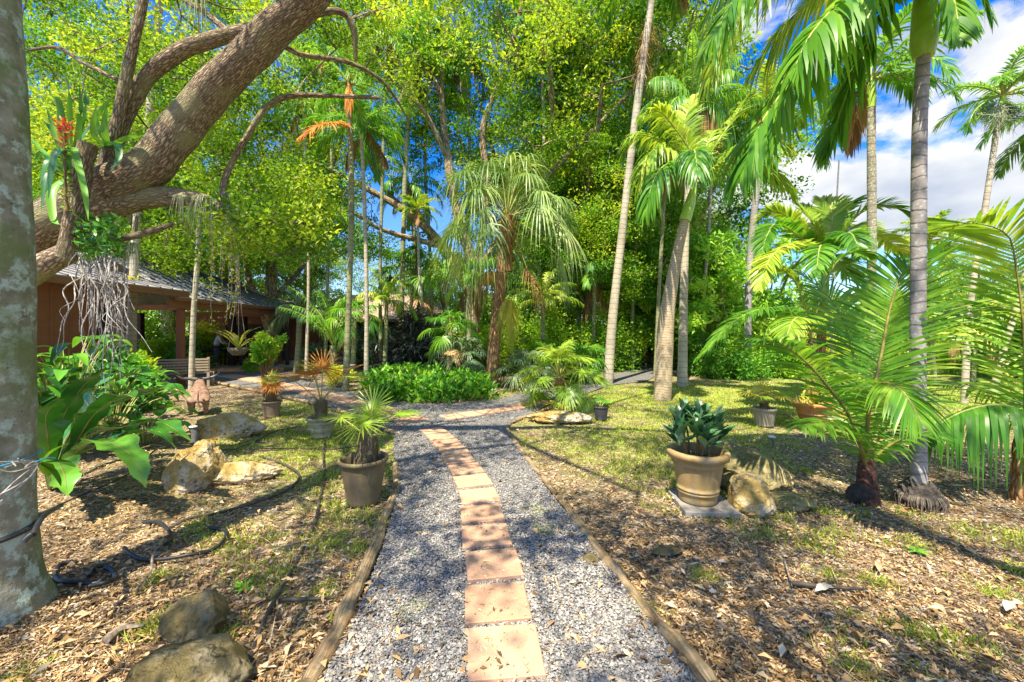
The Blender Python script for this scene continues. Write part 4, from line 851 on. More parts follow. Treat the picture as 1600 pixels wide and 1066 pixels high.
# near oak with the thick leaning limb
oak=thing('live_oak','massive live oak with furrowed bark leaning limbs across the upper left','tree',(0,0,0)); b=MB()
LM=[([G(-45,735)-[0,0,.2],P(-50,640,5),P(-40,500,5),P(30,385,5),P(150,308,5.),P(235,258,4.9),P(312,165,4.8),P(392,82,4.6),P(480,0,4.4),P(570,-100,4.2),P(700,-230,4)],[.50,.40,.37,.36,.36,.32,.28,.265,.24,.19,.13]),
 ([P(150,325,5),P(235,308,5),P(310,312,5),P(375,338,5.1),P(450,350,5.6),P(500,345,6.2)],[.26,.18,.14,.10,.06,.02]),
 ([P(160,290,5.),P(182,215,5),P(222,132,5),P(275,85,4.95),P(345,58,4.9),P(415,42,4.8)],[.15,.12,.13,.13,.12,.10]),
 ([P(163,280,4.9),P(186,175,4.85),P(206,80,4.8),P(228,-20,4.8),P(245,-130,4.8)],[.10,.085,.075,.065,.05]),
 ([P(20,440,4.8),P(100,398,4.7),P(150,368,4.6),P(190,372,4.6),P(235,362,4.6),P(272,349,4.6)],[.22,.17,.09,.055,.05,.03]),
 ([P(358,335,5.1),P(350,285,5.2),P(385,215,5.2),P(420,165,5.2),P(460,150,5.2),P(520,150,5.2),P(594,153,5.2)],[.07,.055,.052,.052,.045,.04,.032]),
 ([P(430,55,4.6),P(478,28,4.7),P(530,18,4.8),P(552,45,4.9),P(556,95,5.)],[.09,.06,.05,.055,.03]),
 ([P(430,62,4.7),P(470,85,4.9),P(545,98,5.2),P(600,130,5.5),P(640,190,6)],[.05,.04,.038,.03,.012]),
 ([P(184,125,4.9),P(130,98,5),P(90,75,5.1),P(45,78,5.2)],[.035,.035,.03,.02]),
 ([P(360,52,4.9),P(318,18,5),P(285,-5,5.1),P(250,-60,5.3)],[.05,.05,.045,.03]),
 ([P(245,-130,4.8),P(100,-250,4.4),P(-100,-420,3.5)],[.05,.05,.03]),
 ([P(700,-230,4),P(900,-380,3.6),P(1150,-560,3.2)],[.13,.09,.05]),
 ([P(570,-100,4.2),np.array([-1.5,2.5,7.4]),np.array([-.6,0,8.6])],[.12,.09,.04]),
 ([P(700,-230,4),np.array([.6,5.5,8.6]),np.array([2.4,7.4,9.4])],[.10,.07,.03])]
LM=[(p_,[q*.70 for q in r_]) for p_,r_ in LM]; sk=limbs(b,LM,28,.10,5.)
b.tube([P(105,402,4.55),P(118,335,4.5),P(128,270,4.5),P(137,224,4.5)],[.10,.095,.09,.085],18,n=16,amp=.1,fr=8); b.tube([P(208,368,4.6),P(212,352,4.6),P(214,338,4.6)],[.03,.02,.012],8)
vis=[]
def add(x0,x1,y0,y1,Y0,Y1,n):
    for _ in range(n): vis.append(P(rng.uniform(x0,x1),rng.uniform(y0,y1),rng.uniform(Y0,Y1)))
add(40,330,-60,110,6,9,44); add(60,330,100,260,6,9,46); add(330,640,-60,130,5.6,8.5,48); add(290,420,140,330,6.5,9,20); add(380,500,250,400,6.2,8.5,34); add(60,200,200,330,6.5,9,12); add(370,500,290,390,5.6,6.6,14); add(365,470,315,372,4.7,5.1,7); add(215,330,285,330,5.3,5.9,4); add(60,130,200,300,5.2,6,6); add(560,640,90,200,7,9.5,5); add(250,400,330,400,6,8,8); add(560,900,-60,40,5,8,10)
vis=np.array(vis); grow(b,sk,vis,.028,4)
over=[]
for _ in range(210): over.append([rng.uniform(-7,3.2),rng.uniform(-4.5,8.2),rng.uniform(7.8,10.5)])
over=np.array(over); over[:,2]=np.maximum(over[:,2],1.7+.86*over[:,1]+1.0); grow(b,sk,over,.04,5)
b.build('trunk',M['bark_oak'],oak)
b=MB(); b.cloud(vis,240,.42,.065,.036,flat=.6); b.cloud(over,130,rng.uniform(.3,.62,len(over)),.085,.045,flat=.5); b.build('crown',M['leaf_oak'],oak,smooth=False)
# grey trunk at the left edge
gt=thing('grey_trunk_tree','smooth lichen spotted grey trunk filling the left edge, tied with a blue string','tree'); b=MB()
g0=G(-18,962)
tp=[g0+[0,0,-.1],g0+[0,0,.06],g0+[-.0,0,.25],P(-18,780,g0[1]),P(-20,500,g0[1]),P(-28,200,g0[1]),P(-42,-40,g0[1]),P(-80,-500,g0[1]),P(-120,-1000,g0[1]+.2)]
c=b.tube(tp,[.30,.26,.21,.192,.19,.188,.18,.16,.12],36,n=90,amp=.05,fr=3.)
ov=np.array([[rng.uniform(-5.5,1),rng.uniform(-2,3.6),rng.uniform(6.4,9)] for _ in range(42)]); 
ov=ov[ov[:,2]>1.7+.86*ov[:,1]+.9]
top=limbs(b,[([c[-20],c[-20]+[1.,.5,1],c[-20]+[2.2,.8,1.6]],[.09,.06,.03]),([c[-12],c[-12]+[-1.,1,1],c[-12]+[-2,1.5,1.4]],[.08,.06,.03]),([c[-8],c[-8]+[.3,-1.2,1],c[-8]+[.5,-2.2,1.4]],[.08,.06,.03])],10)
grow(b,np.vstack([top,c[-25:]]),ov,.04,5); b.build('trunk',M['bark_grey'],gt)
b=MB(); b.cloud(ov,190,.6,.10,.055,flat=.5); b.build('crown',M['leaf_bright'],gt,smooth=False)
def ringcord(z,r,rad,mat,lab,name,tails=()):
    th=np.linspace(0,2*np.pi,26); cx,cy=P(-18,520-(z-1.7)*625/g0[1],g0[1])[:2]; b=MB()
    b.tube([(cx+r*math.cos(a),cy+r*math.sin(a),z+.012*math.sin(a*2)) for a in th],rad,6,n=60,cap=False)
    for tl in tails: b.tube(tl,rad*.9,6,n=16)
    tag(b.build(name,mat),lab,'cord')
zz=lambda py: 1.7-(py-520)/625*g0[1]
ringcord(zz(718),.208,.004,plain('blue_string',(.05,.32,.55),.5,.1),'blue string tied round the smooth grey trunk','string',[[P(55,722,2.15),P(72,716,2.2),P(86,716,2.25)]])
ringcord(zz(830),.208,.016,M['hose'],'black strap tied round the lower grey trunk','strap',[[P(52,836,2.15),P(58,822,2.2),P(70,805,2.3),P(95,790,2.6)],[P(50,834,2.15),P(40,842,2.13),P(36,848,2.12)]])
ep=thing('orchid_plant','small orchid with yellow green leaves and wiry roots tied to the grey trunk','orchid',tuple(P(62,725,2.25)))
b=MB(); o0=P(62,725,2.25)
for tgt,w in (((110,693),.06),((118,730),.055),((95,760),.09),((75,745),.08)):
    e=P(*tgt,2.3)-o0; b.strap([np.zeros(3),e*.5+[0,0,.02],e],w,((0,.4),(.5,1),(.85,.8),(1,.1)),.3,0,10,4,0,rng.random())
b.build('leaf_tuft',M['leaf_bright'],ep); b=MB()
for k in range(9):
    e=P(rng.uniform(-10,50),rng.uniform(690,790),2.12)-o0; b.tube([np.zeros(3),e*.5+rng.normal(0,.02,3),e],.0035,5,n=10)
b.build('roots',M['root'],ep)
# behind-camera tree whose shade falls on the right litter
gen=gen_tree('shade_tree',10.8,5.6,.24,77,M['leaf_oak'],M['bark_bg'],.095,.05,105,110,.5,.62,8,'broad shade tree standing behind the viewer on the right, dappling the litter'); gen.location=(3.2,-2.6,0)
# central multi-limb tree
ct=thing('spreading_tree','large multi limbed tree in the centre with bright yellow green canopy','tree'); b=MB(); Y=18
LM=[([G(738,579)-[0,0,.2],P(738,520,Y),P(742,460,Y),P(745,420,Y)],[.45,.34,.32,.3]),
 ([P(742,470,Y),P(690,385,Y),P(640,335,Y-.5),P(560,288,Y-1),P(450,235,Y-1.5)],[.26,.2,.17,.12,.05]),
 ([P(744,430,Y),P(715,335,Y),P(700,250,Y),P(690,130,Y),P(705,-20,Y)],[.24,.2,.18,.12,.06]),
 ([P(745,420,Y),P(762,300,Y+.5),P(755,200,Y+.5),P(795,90,Y),P(830,-60,Y)],[.22,.18,.15,.1,.05]),
 ([P(746,425,Y),P(810,330,Y),P(870,260,Y-1),P(930,200,Y-1),P(1010,120,Y-1)],[.2,.16,.13,.1,.05]),
 ([P(740,440,Y),P(665,352,Y+1),P(605,300,Y+1),P(550,200,Y+1),P(500,90,Y)],[.2,.15,.12,.08,.04]),
 ([P(690,385,Y),P(600,360,Y-1),P(540,330,Y-2),P(430,330,Y-3)],[.13,.09,.07,.03]),
 ([P(700,250,Y),P(660,170,Y-1),P(600,110,Y-2),P(560,30,Y-2)],[.12,.1,.07,.03]),
 ([P(795,90,Y),P(880,60,Y-1),P(960,-20,Y-1)],[.09,.07,.03])]
sk=limbs(b,LM,12,.12,1.2); vis=[]
add(430,1030,-170,60,18,24,180); add(440,1080,50,200,18,24,200); add(470,700,190,275,18,23,50); add(700,1080,190,330,17.5,23,100); add(380,560,270,400,15,19,60); add(800,1080,320,430,16,20,60); add(560,720,370,430,17,20,14); add(1000,1130,-90,120,15,20,34)
vis=np.array(vis); grow(b,sk,vis,.05,4); b.build('trunk',M['bark_bg'],ct)
b=MB(); b.cloud(vis,270,rng.uniform(.45,1.2,len(vis)),.115,.068,flat=.5); b.build('crown',M['leaf_mid'],ct,smooth=False)
# ---------- palms ----------
def arch(L,el,bend,az,n=6,p=1.4):
    pts=[np.zeros(3)]; a=math.radians(az)
    for k in range(n):
        e=math.radians(el-bend*((k+.5)/n)**p); pts.append(pts[-1]+np.array([math.cos(a)*math.cos(e),math.sin(a)*math.cos(e),math.sin(e)])*L/n)
    return pts
def crown_mesh(nf,L,lL,W,droop,el=(75,0),bend=80,mats=None,nl=34,dead=0,seed=1,seg=3,ang=55,lift=.2,rr=.02,tone=.5):
    global rng; old=rng; rng=np.random.default_rng(seed); b=MB()
    for k in range(nf):
        f=k/max(nf-1,1); e=el[0]+(el[1]-el[0])*f; b.pinnate(arch(L*rng.uniform(.85,1.1),e+rng.normal(0,5),bend*rng.uniform(.75,1.2),k*137.5+rng.normal(0,12)),nl,lL,W,droop,lift,ang,0,1,rr,seg,.14,rnd=tone+rng.normal(0,.12))
    for k in range(dead):
        b.pinnate(arch(L*.8,-45+rng.normal(0,10),35,k*97.+rng.random()*40),int(nl*.7),lL*.8,W,droop*2.5,0,50,2,2,rr,seg,.1,rnd=.5)
    o=b.build('crown',mats or [M['frond'],M['rachis'],M['dead']]); me=o.data; bpy.data.objects.remove(o); rng=old; return me
def fan_mesh(nf,R,pet,droop,el=(80,-30),mats=None,n=34,spread=125,W=.03,seed=1,dead=0,fuse=.35,tone=.5):
    global rng; old=rng; rng=np.random.default_rng(seed); b=MB()
    for k in range(nf+dead):
        f=k/max(nf-1,1); e=math.radians(el[0]+(el[1]-el[0])*min(f,1)+rng.normal(0,6)); a=math.radians(k*137.5+rng.normal(0,12)); pl=pet*rng.uniform(.8,1.15)
        d=np.array([math.cos(a)*math.cos(e),math.sin(a)*math.cos(e),math.sin(e)]); h=d*pl+np.array([0,0,-.12*pl])
        if k>=nf: d=np.array([math.cos(a)*.35,math.sin(a)*.35,-.9]); h=d*pl
        b.tube([np.zeros(3),d*pl*.5+np.array([0,0,.04*pl]),h],[.018,.012,.009],5,n=8,mi=1,cap=False)
        e2=e-math.radians(35 if k<nf else 0); d2=np.array([math.cos(a)*math.cos(e2),math.sin(a)*math.cos(e2),math.sin(e2)])
        b.fan(h,d2,np.array([0,0,1.]),R*rng.uniform(.85,1.1),n,spread,W,droop,fuse,2 if k>=nf else 0,tone+rng.normal(0,.1))
    o=b.build('crown',mats or [M['frond'],M['rachis'],M['dead']]); me=o.data; bpy.data.objects.remove(o); rng=old; return me
def palm(name,path,rad,lab,bmat,crown=None,cz=0,cs=1,shaft=0,base_z=True,group=None,cat='palm',k=14,amp=.03,fr=2,n=None,shr=1.25,rz=None):
    """path: list of (px,py,Y)"""
    pts=[P(*q) for q in path]; g=pts[0].copy(); t=thing(name,lab,cat,(g[0],g[1],0),group)
    pts=[q-np.array([g[0],g[1],0]) for q in pts]; pts[0][2]=0; pts=[pts[0]-[0,0,.15]]+pts
    if np.isscalar(rad): rad=[rad*1.5,rad*1.25,rad,rad,rad*.9]
    rad=[q*wc(path[0][0]) for q in rad]
    b=MB(); b.tube(pts,rad,k,n=n or len(pts)*8,amp=amp,fr=fr,seed=g[0]); b.build('trunk',bmat,t)
    top=pts[-1]; d=nrm(pts[-1]-pts[-2])
    if shaft:
        b=MB(); r=rad[-1]; b.tube([top-d*.05,top+d*shaft*.3,top+d*shaft*.7,top+d*shaft],[r*1.1,r*shr,r*shr*.85,r*.6],16,n=18); b.build('crownshaft',M['shaft'],t); top=top+d*shaft*.92
    if crown is not None:
        o=bpy.data.objects.new('crown',crown); COL.objects.link(o); o.parent=t; o.location=top; o.scale=(cs,)*3; o.rotation_euler=(d[1]*-.6,d[0]*.6,rng.random()*6.28 if rz is None else rz)
    return t,top+np.array([g[0],g[1],0])
CRf=crown_mesh(17,2.4,.68,.06,.5,(75,-20),75,nl=44,seed=1,dead=2)
CRd=crown_mesh(16,2.2,.6,.055,.9,(70,-25),95,[M['frond'],M['rachis'],M['dead']],seed=2,dead=3)
CRy=crown_mesh(16,2.0,.55,.055,.35,(78,0),85,[M['frond_lime'],M['rachis'],M['dead']],nl=44,seed=3,dead=1,seg=3)
CRo=crown_mesh(12,1.6,.45,.035,.6,(70,-20),80,[M['frond'],M['rachis'],M['orange_dead']],nl=30,seed=4,dead=1)
G1='slender palms standing among the trees'
pal=[('slender_palm',[(540,608,11.6),(546,450,11.6),(549,300,11.6),(545,130,11.6)],.085,'slender dark trunked palm left of the fern bed, under an orange dead frond','palm_green',CRo,1.0,0),
('slender_palm',[(572,592,13.6),(573,470,13.6),(570,330,13.6),(565,215,13.6)],.07,'slim pale palm trunk rising at the left end of the fern bed','palm_pale',CRf,.8,.5),
('slender_palm',[(626,572,18),(629,420,18),(634,250,18),(645,110,18)],.11,'straight slim green grey palm behind the dark cordyline','palm_green',CRf,1.1,.7),
('slender_palm',[(655,572,19),(655,480,19),(648,380,19),(640,290,19)],.11,'greenish slim palm just right of the dark cordyline','palm_green',CRd,.9,0),
('slender_palm',[(662,578,17.2),(660,480,17.2),(655,420,17.2),(652,330,17.2)],.06,'thin tan trunk close beside the greenish slim palm','palm_pale',CRy,.6,0),
('slender_palm',[(697,574,19),(699,500,19),(697,435,19)],.10,'short tan palm with a withered brown head left of the central tree','palm_pale',None,1,0),
('slender_palm',[(903,570,20),(907,420,20),(914,250,20),(932,110,20)],.11,'dark leaning palm with a blue green shaft high behind the cabbage palm','palm_grey',CRf,1.2,1.3),
('slanting_palm',[(950,600,13.3),(957,500,13.3),(968,400,13.3),(984,260,13.3),(1000,130,13.3),(1016,15,13.3),(1024,-60,13.3)],.128,'tall pale slanting palm trunk beside the far gravel path','palm_pale',CRf,1.2,1.),
('slender_palm',[(1024,592,15),(1029,470,15),(1035,360,15),(1042,240,15)],.07,'very thin dark palm stem just left of the bottle palm','palm_green',CRd,.8,0),
('tall_palm',[(1066,600,12.8),(1068,480,12.8),(1072,350,12.8),(1080,230,12.8),(1082,165,12.8)],[.26,.18,.135,.12,.11,.10],'tall palm behind the bottle palm with drooping dark fronds and brown skirt','palm_pale',crown_mesh(20,2.1,.7,.05,1.1,(80,-30),90,seed=6,dead=6),1.05,0),
('tall_palm',[(1167,590,15),(1171,420,15),(1183,290,15),(1196,185,15)],.13,'tall grey palm rising left of the white clouds, orange at its base','palm_grey',CRy,1.1,.5),
('mottled_palm',[(1363,650,8.4),(1362,480,8.4),(1362,300,8.4),(1361,165,8.4)],[.16,.14,.11,.105,.1],'mottled straight palm between the arching feather palm and the ringed palm','palm_mottled',CRf,.75,.6),
('slim_flowering_palm',[(1507,630,9.6),(1511,540,9.6),(1522,430,9.6),(1540,320,9.6),(1558,200,9.6),(1562,178,9.6)],[.13,.11,.09,.085,.08,.075],'slim leaning palm with grey green flower spray at upper right','palm_pale',crown_mesh(13,1.35,.42,.035,.4,(75,-10),80,[M['frond'],M['rachis'],M['dead']],nl=34,seed=8),1,.5),
('slender_palm',[(1553,612,11.6),(1570,540,11.6),(1592,470,11.6),(1625,330,11.6),(1650,200,11.6)],.11,'pale palm trunk leaning out of frame at the right edge','palm_pale',CRf,.9,.4),
('slender_palm',[(205,606,12.3),(207,480,12.3),(214,350,12.3),(232,190,12.3),(247,30,12.3),(255,-60,12.3)],[.2,.18,.15,.14,.13,.12],'white grey palm trunk seen between the oak limbs, wearing a bromeliad','palm_pale',CRf,1.2,.8),
('slender_palm',[(299,612,11.7),(302,500,11.7),(309,400,11.7),(313,300,11.7)],.085,'thin pale trunk in front of the porch beam and the slatted bench','palm_pale',CRd,.6,0),
('stout_palm',[(262,560,24),(262,450,24),(263,360,24)],.42,'stout pale palm trunk rising behind the grey hip roof','palm_pale',CRy,1.5,.6),
('young_palm',[(463,580,17),(467,530,17),(468,488,17)],.13,'short greyish feather palm before the dark rear wall of the house','palm_green',crown_mesh(16,2.0,.6,.045,1.0,(82,-5),85,[M['frond_blue'],M['rachis'],M['dead']],seed=9),.8,0),
('young_palm',[(520,586,15.5),(521,560,15.5),(521,540,15.5)],.16,'low vase shaped palm with long pale leaf stalks beside the rear wall','palm_green',crown_mesh(15,2.6,.55,.04,.8,(86,50),55,seed=10),1,0),
('slender_palm',[(478,590,15),(482,450,15),(480,320,15),(474,180,15)],.06,'thin palm stem right of the hanging basket, passing the low oak limb tip','palm_pale',CRo,.8,.3),
('slender_palm',[(508,588,17),(512,430,17),(518,280,17),(516,100,17)],.07,'thin dark stem between the vase shaped palm and the orange dead frond','palm_green',CRf,.8,.4),
('slender_palm',[(596,582,16.5),(594,440,16.5),(598,260,16.5),(604,60,16.5)],.07,'thin green stem just right of the slim pale palm','palm_green',CRd,.8,0),
('slender_palm',[(676,578,20),(672,400,20),(664,250,20),(668,60,20)],.085,'tall thin stem left of the withered brown palm head','palm_pale',CRf,1.,.5),
('slender_palm',[(722,578,20),(726,420,20),(734,260,20),(728,90,20)],.08,'tall thin stem right before the main fork of the central tree','palm_grey',CRd,1.1,0),
('slender_palm',[(838,580,19),(842,440,19),(850,260,19),(846,70,19)],.085,'thin tan stem right of the cabbage palm crown','palm_pale',CRf,1.1,.5),
('slender_palm',[(868,578,22),(862,420,22),(868,260,22),(880,150,22)],.09,'thin leaning stem behind the right hand hanging fans','palm_green',CRy,1.,.4),
('slender_palm',[(988,580,18),(990,440,18),(1000,330,18),(1008,230,18)],.07,'thin dark stem between the slanting palm and the far path','palm_green',CRd,.9,0),
('slender_palm',[(1098,585,17),(1100,470,17),(1108,350,17),(1112,215,17)],.08,'thin pale stem right of the tall palm with the brown skirt','palm_pale',CRf,.8,.4),
('slender_palm',[(1462,612,13),(1458,540,13),(1454,440,13),(1452,390,13)],.06,'thin pale stem close behind the ringed palm','palm_pale',CRy,.7,.3),
('slender_palm',[(885,560,26),(884,430,26),(880,330,26)],.12,'far grey trunk right of the cabbage palm fans','palm_grey',CRd,.9,0)]
for nm,path,rad,lab,bm2,cr,cs,sh in pal:
    palm(nm,path,rad,lab,M[bm2],cr,0,cs,sh,group=G1 if nm=='slender_palm' else None)
# withered head, orange frond, fibrous skirt
def onto(label,part,fn,mats):
    for o in bpy.data.objects:
        if o.get('label','')==label:
            b=MB(); fn(b,np.array(o.location)); b.build(part,mats,o); return
def wh(b,o):
    c=P(697,440,19)-o
    for k in range(26):
        a=k*2.4; b.strap([c,c+[math.cos(a)*.35,math.sin(a)*.35,.15+.3*rng.random()],c+[math.cos(a)*.7,math.sin(a)*.7,-.5*rng.random()]],.07,((0,.5),(.5,1),(1,.05)),.2,0,8,1,0,rng.random())
onto(pal[5][3],'withered_head',wh,M['dead'])
def of(b,o):
    c=P(547,200,11.6)-o; b.pinnate([c,c+P(525,192,10.9)-P(547,200,11.6),c+P(498,198,10.4)-P(547,200,11.6),c+P(470,214,10.0)-P(547,200,11.6)],38,.62,.05,.35,.1,60,0,0,.02,3,.05,rnd=.6)
onto(pal[0][3],'dead_frond',of,M['orange_dead'])
def fs(b,o):
    for k in range(240):
        f=rng.random(); c=P(1000+f*12,130-f*95,13.3)-o; a=rng.random()*6.28; r=.15; s=c+[math.cos(a)*r,math.sin(a)*r,0]; e=s+[math.cos(a)*rng.uniform(.1,.5),math.sin(a)*rng.uniform(.1,.5),-rng.uniform(.1,.6)]
        b.strap([s,(s+e)/2+[0,0,.08],e],.02,((0,1),(1,.3)),.1,0,5,1,0,rng.random())
onto(pal[7][3],'fibre_skirt',fs,M['dead'])
def fl(b,o):
    for s,(x,y) in enumerate(((1528,178),(1590,182),(1560,186))):
        c=P(1561,158,9.6)-o; e=P(x,y,9.5-.2*s)-o
        for k in range(110):
            m=c+(e-c)*rng.uniform(.3,1)+rng.normal(0,.05,3); q=m+rng.normal(0,.14,3)-[0,0,rng.uniform(.05,.3)]; b.tube([c+(e-c)*.2,m,q],[.005,.004,.003],3,n=5,cap=False)
onto(pal[12][3],'flower_spray',fl,M['moss'])
# ringed palm in front right
pr,top=palm('ringed_palm',[(1436,792,3.93),(1434,600,3.93),(1435,400,3.93),(1437,200,3.93),(1443,85,3.93)],[.12,.095,.088,.085,.082,.075],'grey ringed palm trunk with green shaft, nearest on the right',M['palm_grey'],None,k=28,amp=.02,n=60)
b=MB(); d=np.array([.03,0,1]); b.tube([top-[0,0,.03],top+d*.12,top+d*.45,top+d*.8],[.08,.105,.095,.07],26,n=24,amp=.02); o_=np.array(pr.location); sh=b.build('crownshaft',M['shaft'],pr,loc=tuple(-o_))
b=MB(); b.lathe([(.08,.25),(.10,.20),(.145,.15),(.17,.10),(.165,.07),(.12,.02),(.05,-.03)],48)
V0=b.v[0]; th=np.arctan2(V0[:,1],V0[:,0]); V0*= (1+.22*snoise(np.stack([np.cos(th)*2,np.sin(th)*2,V0[:,2]*9],1),2.6,2))[:,None]
for k in range(300):
    a=rng.random()*6.28; r=rng.uniform(.13,.20); b.tube([(r*.85*math.cos(a),r*.85*math.sin(a),.13),(r*1.02*math.cos(a),r*1.02*math.sin(a),.08),(r*math.cos(a)*rng.uniform(.7,1.1),r*math.sin(a)*rng.uniform(.7,1.1),-.01)],[.006,.004,.003],4,n=6,mi=1,cap=False)
b.build('root_mass',[plain('dark_root_mass',(.13,.11,.09),.95,.5,25,.03),plain('dark_roots',(.22,.18,.14),.9,.4,30)],pr)
CT=np.array([top[0]+.03,top[1],top[2]+.72])
def fr(parent,pts,nl,L,W,droop,lift=.15,ang=55,mat='frond',rr=.014,rnd=.5,side=None,seg=5,name='frond',tip=22,st=.12,rag=.14,bm3='rachis'):
    o=np.array(parent.location); b=MB(); b.pinnate([np.array(p)-o for p in pts],nl,L,W,droop,lift,ang,0,1,rr,seg,st,tip,rag,rnd=rnd,side=side); return b.build(name,[M[mat],M[bm3]],parent)
fr(pr,[CT,P(1360,-15,3.75),P(1290,62,3.6),P(1230,135,3.45),P(1185,200,3.35),P(1160,270,3.3)],70,.66,.052,.75,rnd=.5)
fr(pr,[CT,P(1400,-20,3.9),P(1355,70,3.95),P(1320,160,4.0),P(1292,240,4.)],60,.56,.055,.5,rnd=.45)
fr(pr,[CT,P(1350,-90,3.6),P(1240,-60,3.4),P(1150,0,3.2),P(1105,70,3.1)],66,.6,.05,.75,rnd=.6)
fr(pr,[CT,P(1390,-60,4.3),P(1310,-30,4.7),P(1230,40,5.0),P(1170,120,5.2)],66,.62,.05,.8,rnd=.6,mat='frond_lime')
fr(pr,[CT,P(1395,-10,3.9),P(1340,30,4.0),P(1280,90,4.1),P(1235,165,4.2)],60,.55,.05,.8,rnd=.6)
fr(pr,[CT,P(1370,-110,4.2),P(1270,-110,4.6),P(1170,-60,4.9),P(1100,30,5.1)],62,.62,.05,.8,rnd=.6)
fr(pr,[CT,P(1480,-80,3.8),P(1520,-40,3.7),P(1550,30,3.6)],34,.35,.045,.7,rnd=.5)
fr(pr,[CT,P(1440,-120,3.5),P(1420,-160,3.0),P(1400,-160,2.5)],40,.5,.05,.7,rnd=.5)
fr(pr,[CT,P(1480,-110,4.2),P(1560,-90,4.6),P(1640,0,5)],40,.45,.05,.8,rnd=.6)
fr(pr,[CT,P(1400,-50,3.5),P(1330,-10,3.2),P(1270,50,3.0),P(1240,110,2.95)],62,.55,.05,.75,rnd=.5)
fr(pr,[CT,P(1380,-90,3.9),P(1290,-80,3.9),P(1200,-30,3.9),P(1130,60,3.9),P(1105,130,3.9)],66,.58,.048,.8,rnd=.6,mat='frond_lime')
fr(pr,[CT,P(1465,-60,3.7),P(1490,0,3.6),P(1500,60,3.55)],34,.36,.06,.5,rnd=.5)
# bottle palm
bp_,top=palm('bottle_palm',[(1035,622,10.1),(1038,560,10.1),(1041,500,10.1),(1052,430,10.1),(1064,370,10.1),(1070,345,10.1)],[.23,.22,.22,.205,.15,.125,.11],'leaning bottle shaped palm with swollen banded trunk left of the lawn',M['palm_bottle'],None,k=24,amp=.04,n=60)
b=MB(); b.tube([top,P(1078,318,10.1),P(1086,285,10.1)],[.14,.13,.05],18,n=14); b.build('crownshaft',M['shaft'],bp_,loc=tuple(-np.array(bp_.location)))
CB=P(1086,288,10.1)
for pts,mt,dr,rn in (([(1060,250,10.),(1030,232,9.8),(1008,250,9.6),(1000,290,9.5)],'frond_lime',.9,.5),([(1075,230,10.2),(1070,190,10.3),(1085,150,10.5)],'frond_lime',.3,.7),([(1110,240,10.1),(1140,195,10.1),(1160,165,10.1),(1175,150,10.)],'frond_lime',.35,.6),
 ([(1120,262,10.1),(1165,255,9.9),(1205,268,9.7),(1240,305,9.6)],'frond_lime',.5,.5),([(1130,250,9.9),(1170,225,9.6),(1205,215,9.4),(1235,235,9.2)],'frond_lime',.5,.6),([(1060,245,10.3),(1020,215,10.4),(990,215,10.5),(975,245,10.6)],'frond_lime',.6,.5),([(1080,240,10.),(1050,195,9.9),(1030,175,9.8),(1005,180,9.7)],'frond_lime',.5,.6),([(1065,262,9.8),(1040,258,9.3),(1020,285,9.),(1010,330,8.9)],'frond',.9,.4),([(1105,255,10.8),(1150,235,11.4),(1190,250,11.9),(1215,290,12.)],'frond',.6,.3),([(1080,250,9.4),(1085,235,8.8),(1090,270,8.3)],'frond',.8,.4),([(1095,250,10.6),(1110,215,11.2),(1120,200,12.)],'frond_lime',.5,.5)):
    fr(bp_,[CB]+[P(*q) for q in pts],52,.85,.06,dr,.2,58,mt,.02,rn,seg=4)
fr(bp_,[CB,P(1050,262,10.4),P(1025,280,10.3),P(1012,330,10.2)],30,.55,.045,1.6,0,50,'dead',.02,.5,seg=4)
# cabbage palm with hanging fans
cp,top=palm('cabbage_palm',[(769,606,12.6),(772,540,12.6),(780,460,12.6),(788,390,12.6),(792,345,12.6)],[.24,.21,.19,.19,.19,.2],'cabbage palm with orange trunk and long grey green hanging fans, centre',M['bark_brown'],None,k=24,amp=.06,n=50)
me=fan_mesh(34,1.3,1.8,.85,(82,-42),[M['frond_grey'],M['rachis'],M['dead']],30,115,.035,21,2,.22)
o=bpy.data.objects.new('crown',me); COL.objects.link(o); o.parent=cp; o.location=top-np.array(cp.location)+[0,0,.1]
b=MB()
for k in range(60):
    a=k*2.4; z=-1.5*rng.random(); r=.2; b.strap([(r*math.cos(a),r*math.sin(a),z),(r*1.5*math.cos(a),r*1.5*math.sin(a),z+.18),(r*2.1*math.cos(a),r*2.1*math.sin(a),z+.25)],.09,((0,1),(1,.5)),.2,0,5,2)
b.tube([(0,0,-1.6),(0,0,-.8),(0,0,.15)],.185,12); b.build('fibre_sheath',M['dead'],cp,loc=tuple(top-np.array(cp.location)))
def loosefan(pxy,Y,az,R,mat,dr,pets):
    pass
me2=fan_mesh(3,.9,.25,1.3,(-60,-80),[M['yellow_fan'],M['rachis'],M['dead']],26,70,.03,5)
o=bpy.data.objects.new('hanging_yellow_fan',me2); COL.objects.link(o); o.parent=cp; o.location=P(795,455,12.2)-np.array(cp.location)
# low fan palm on the rock
lf,top=palm('low_fan_palm',[(876,640,9.3),(877,615,9.3),(874,590,9.3)],[.14,.13,.12,.11],'low yellow green fan palm growing behind the flat golden rock',M['bark_brown'],fan_mesh(20,.62,.72,.35,(85,-25),[M['frond_lime'],M['rachis'],M['yellow_fan']],30,120,.035,31,2,.4),k=14,amp=.1,fr=9)
fans=[('fan_palm_clump',820,612,12.5,.8,'dark green fan palm clump right of the cabbage palm trunk','frond_blue',41),('fan_palm_clump',715,590,16,1.0,'blue green fan palms behind the fern bed, left of the cabbage palm','frond_blue',42),('fan_palm_clump',905,600,14,.9,'fan palm beside the dark leaning palm','frond',43),('fan_palm_clump',590,590,20,.9,'pale fan palm under the far pinkish roof','frond',45),('fan_palm_clump',850,596,15.5,1.,'green fan palm between cabbage palm and low fan palm','frond',46),('fan_palm_clump',345,560,14.4,.0,'',None,0)]
FM={}
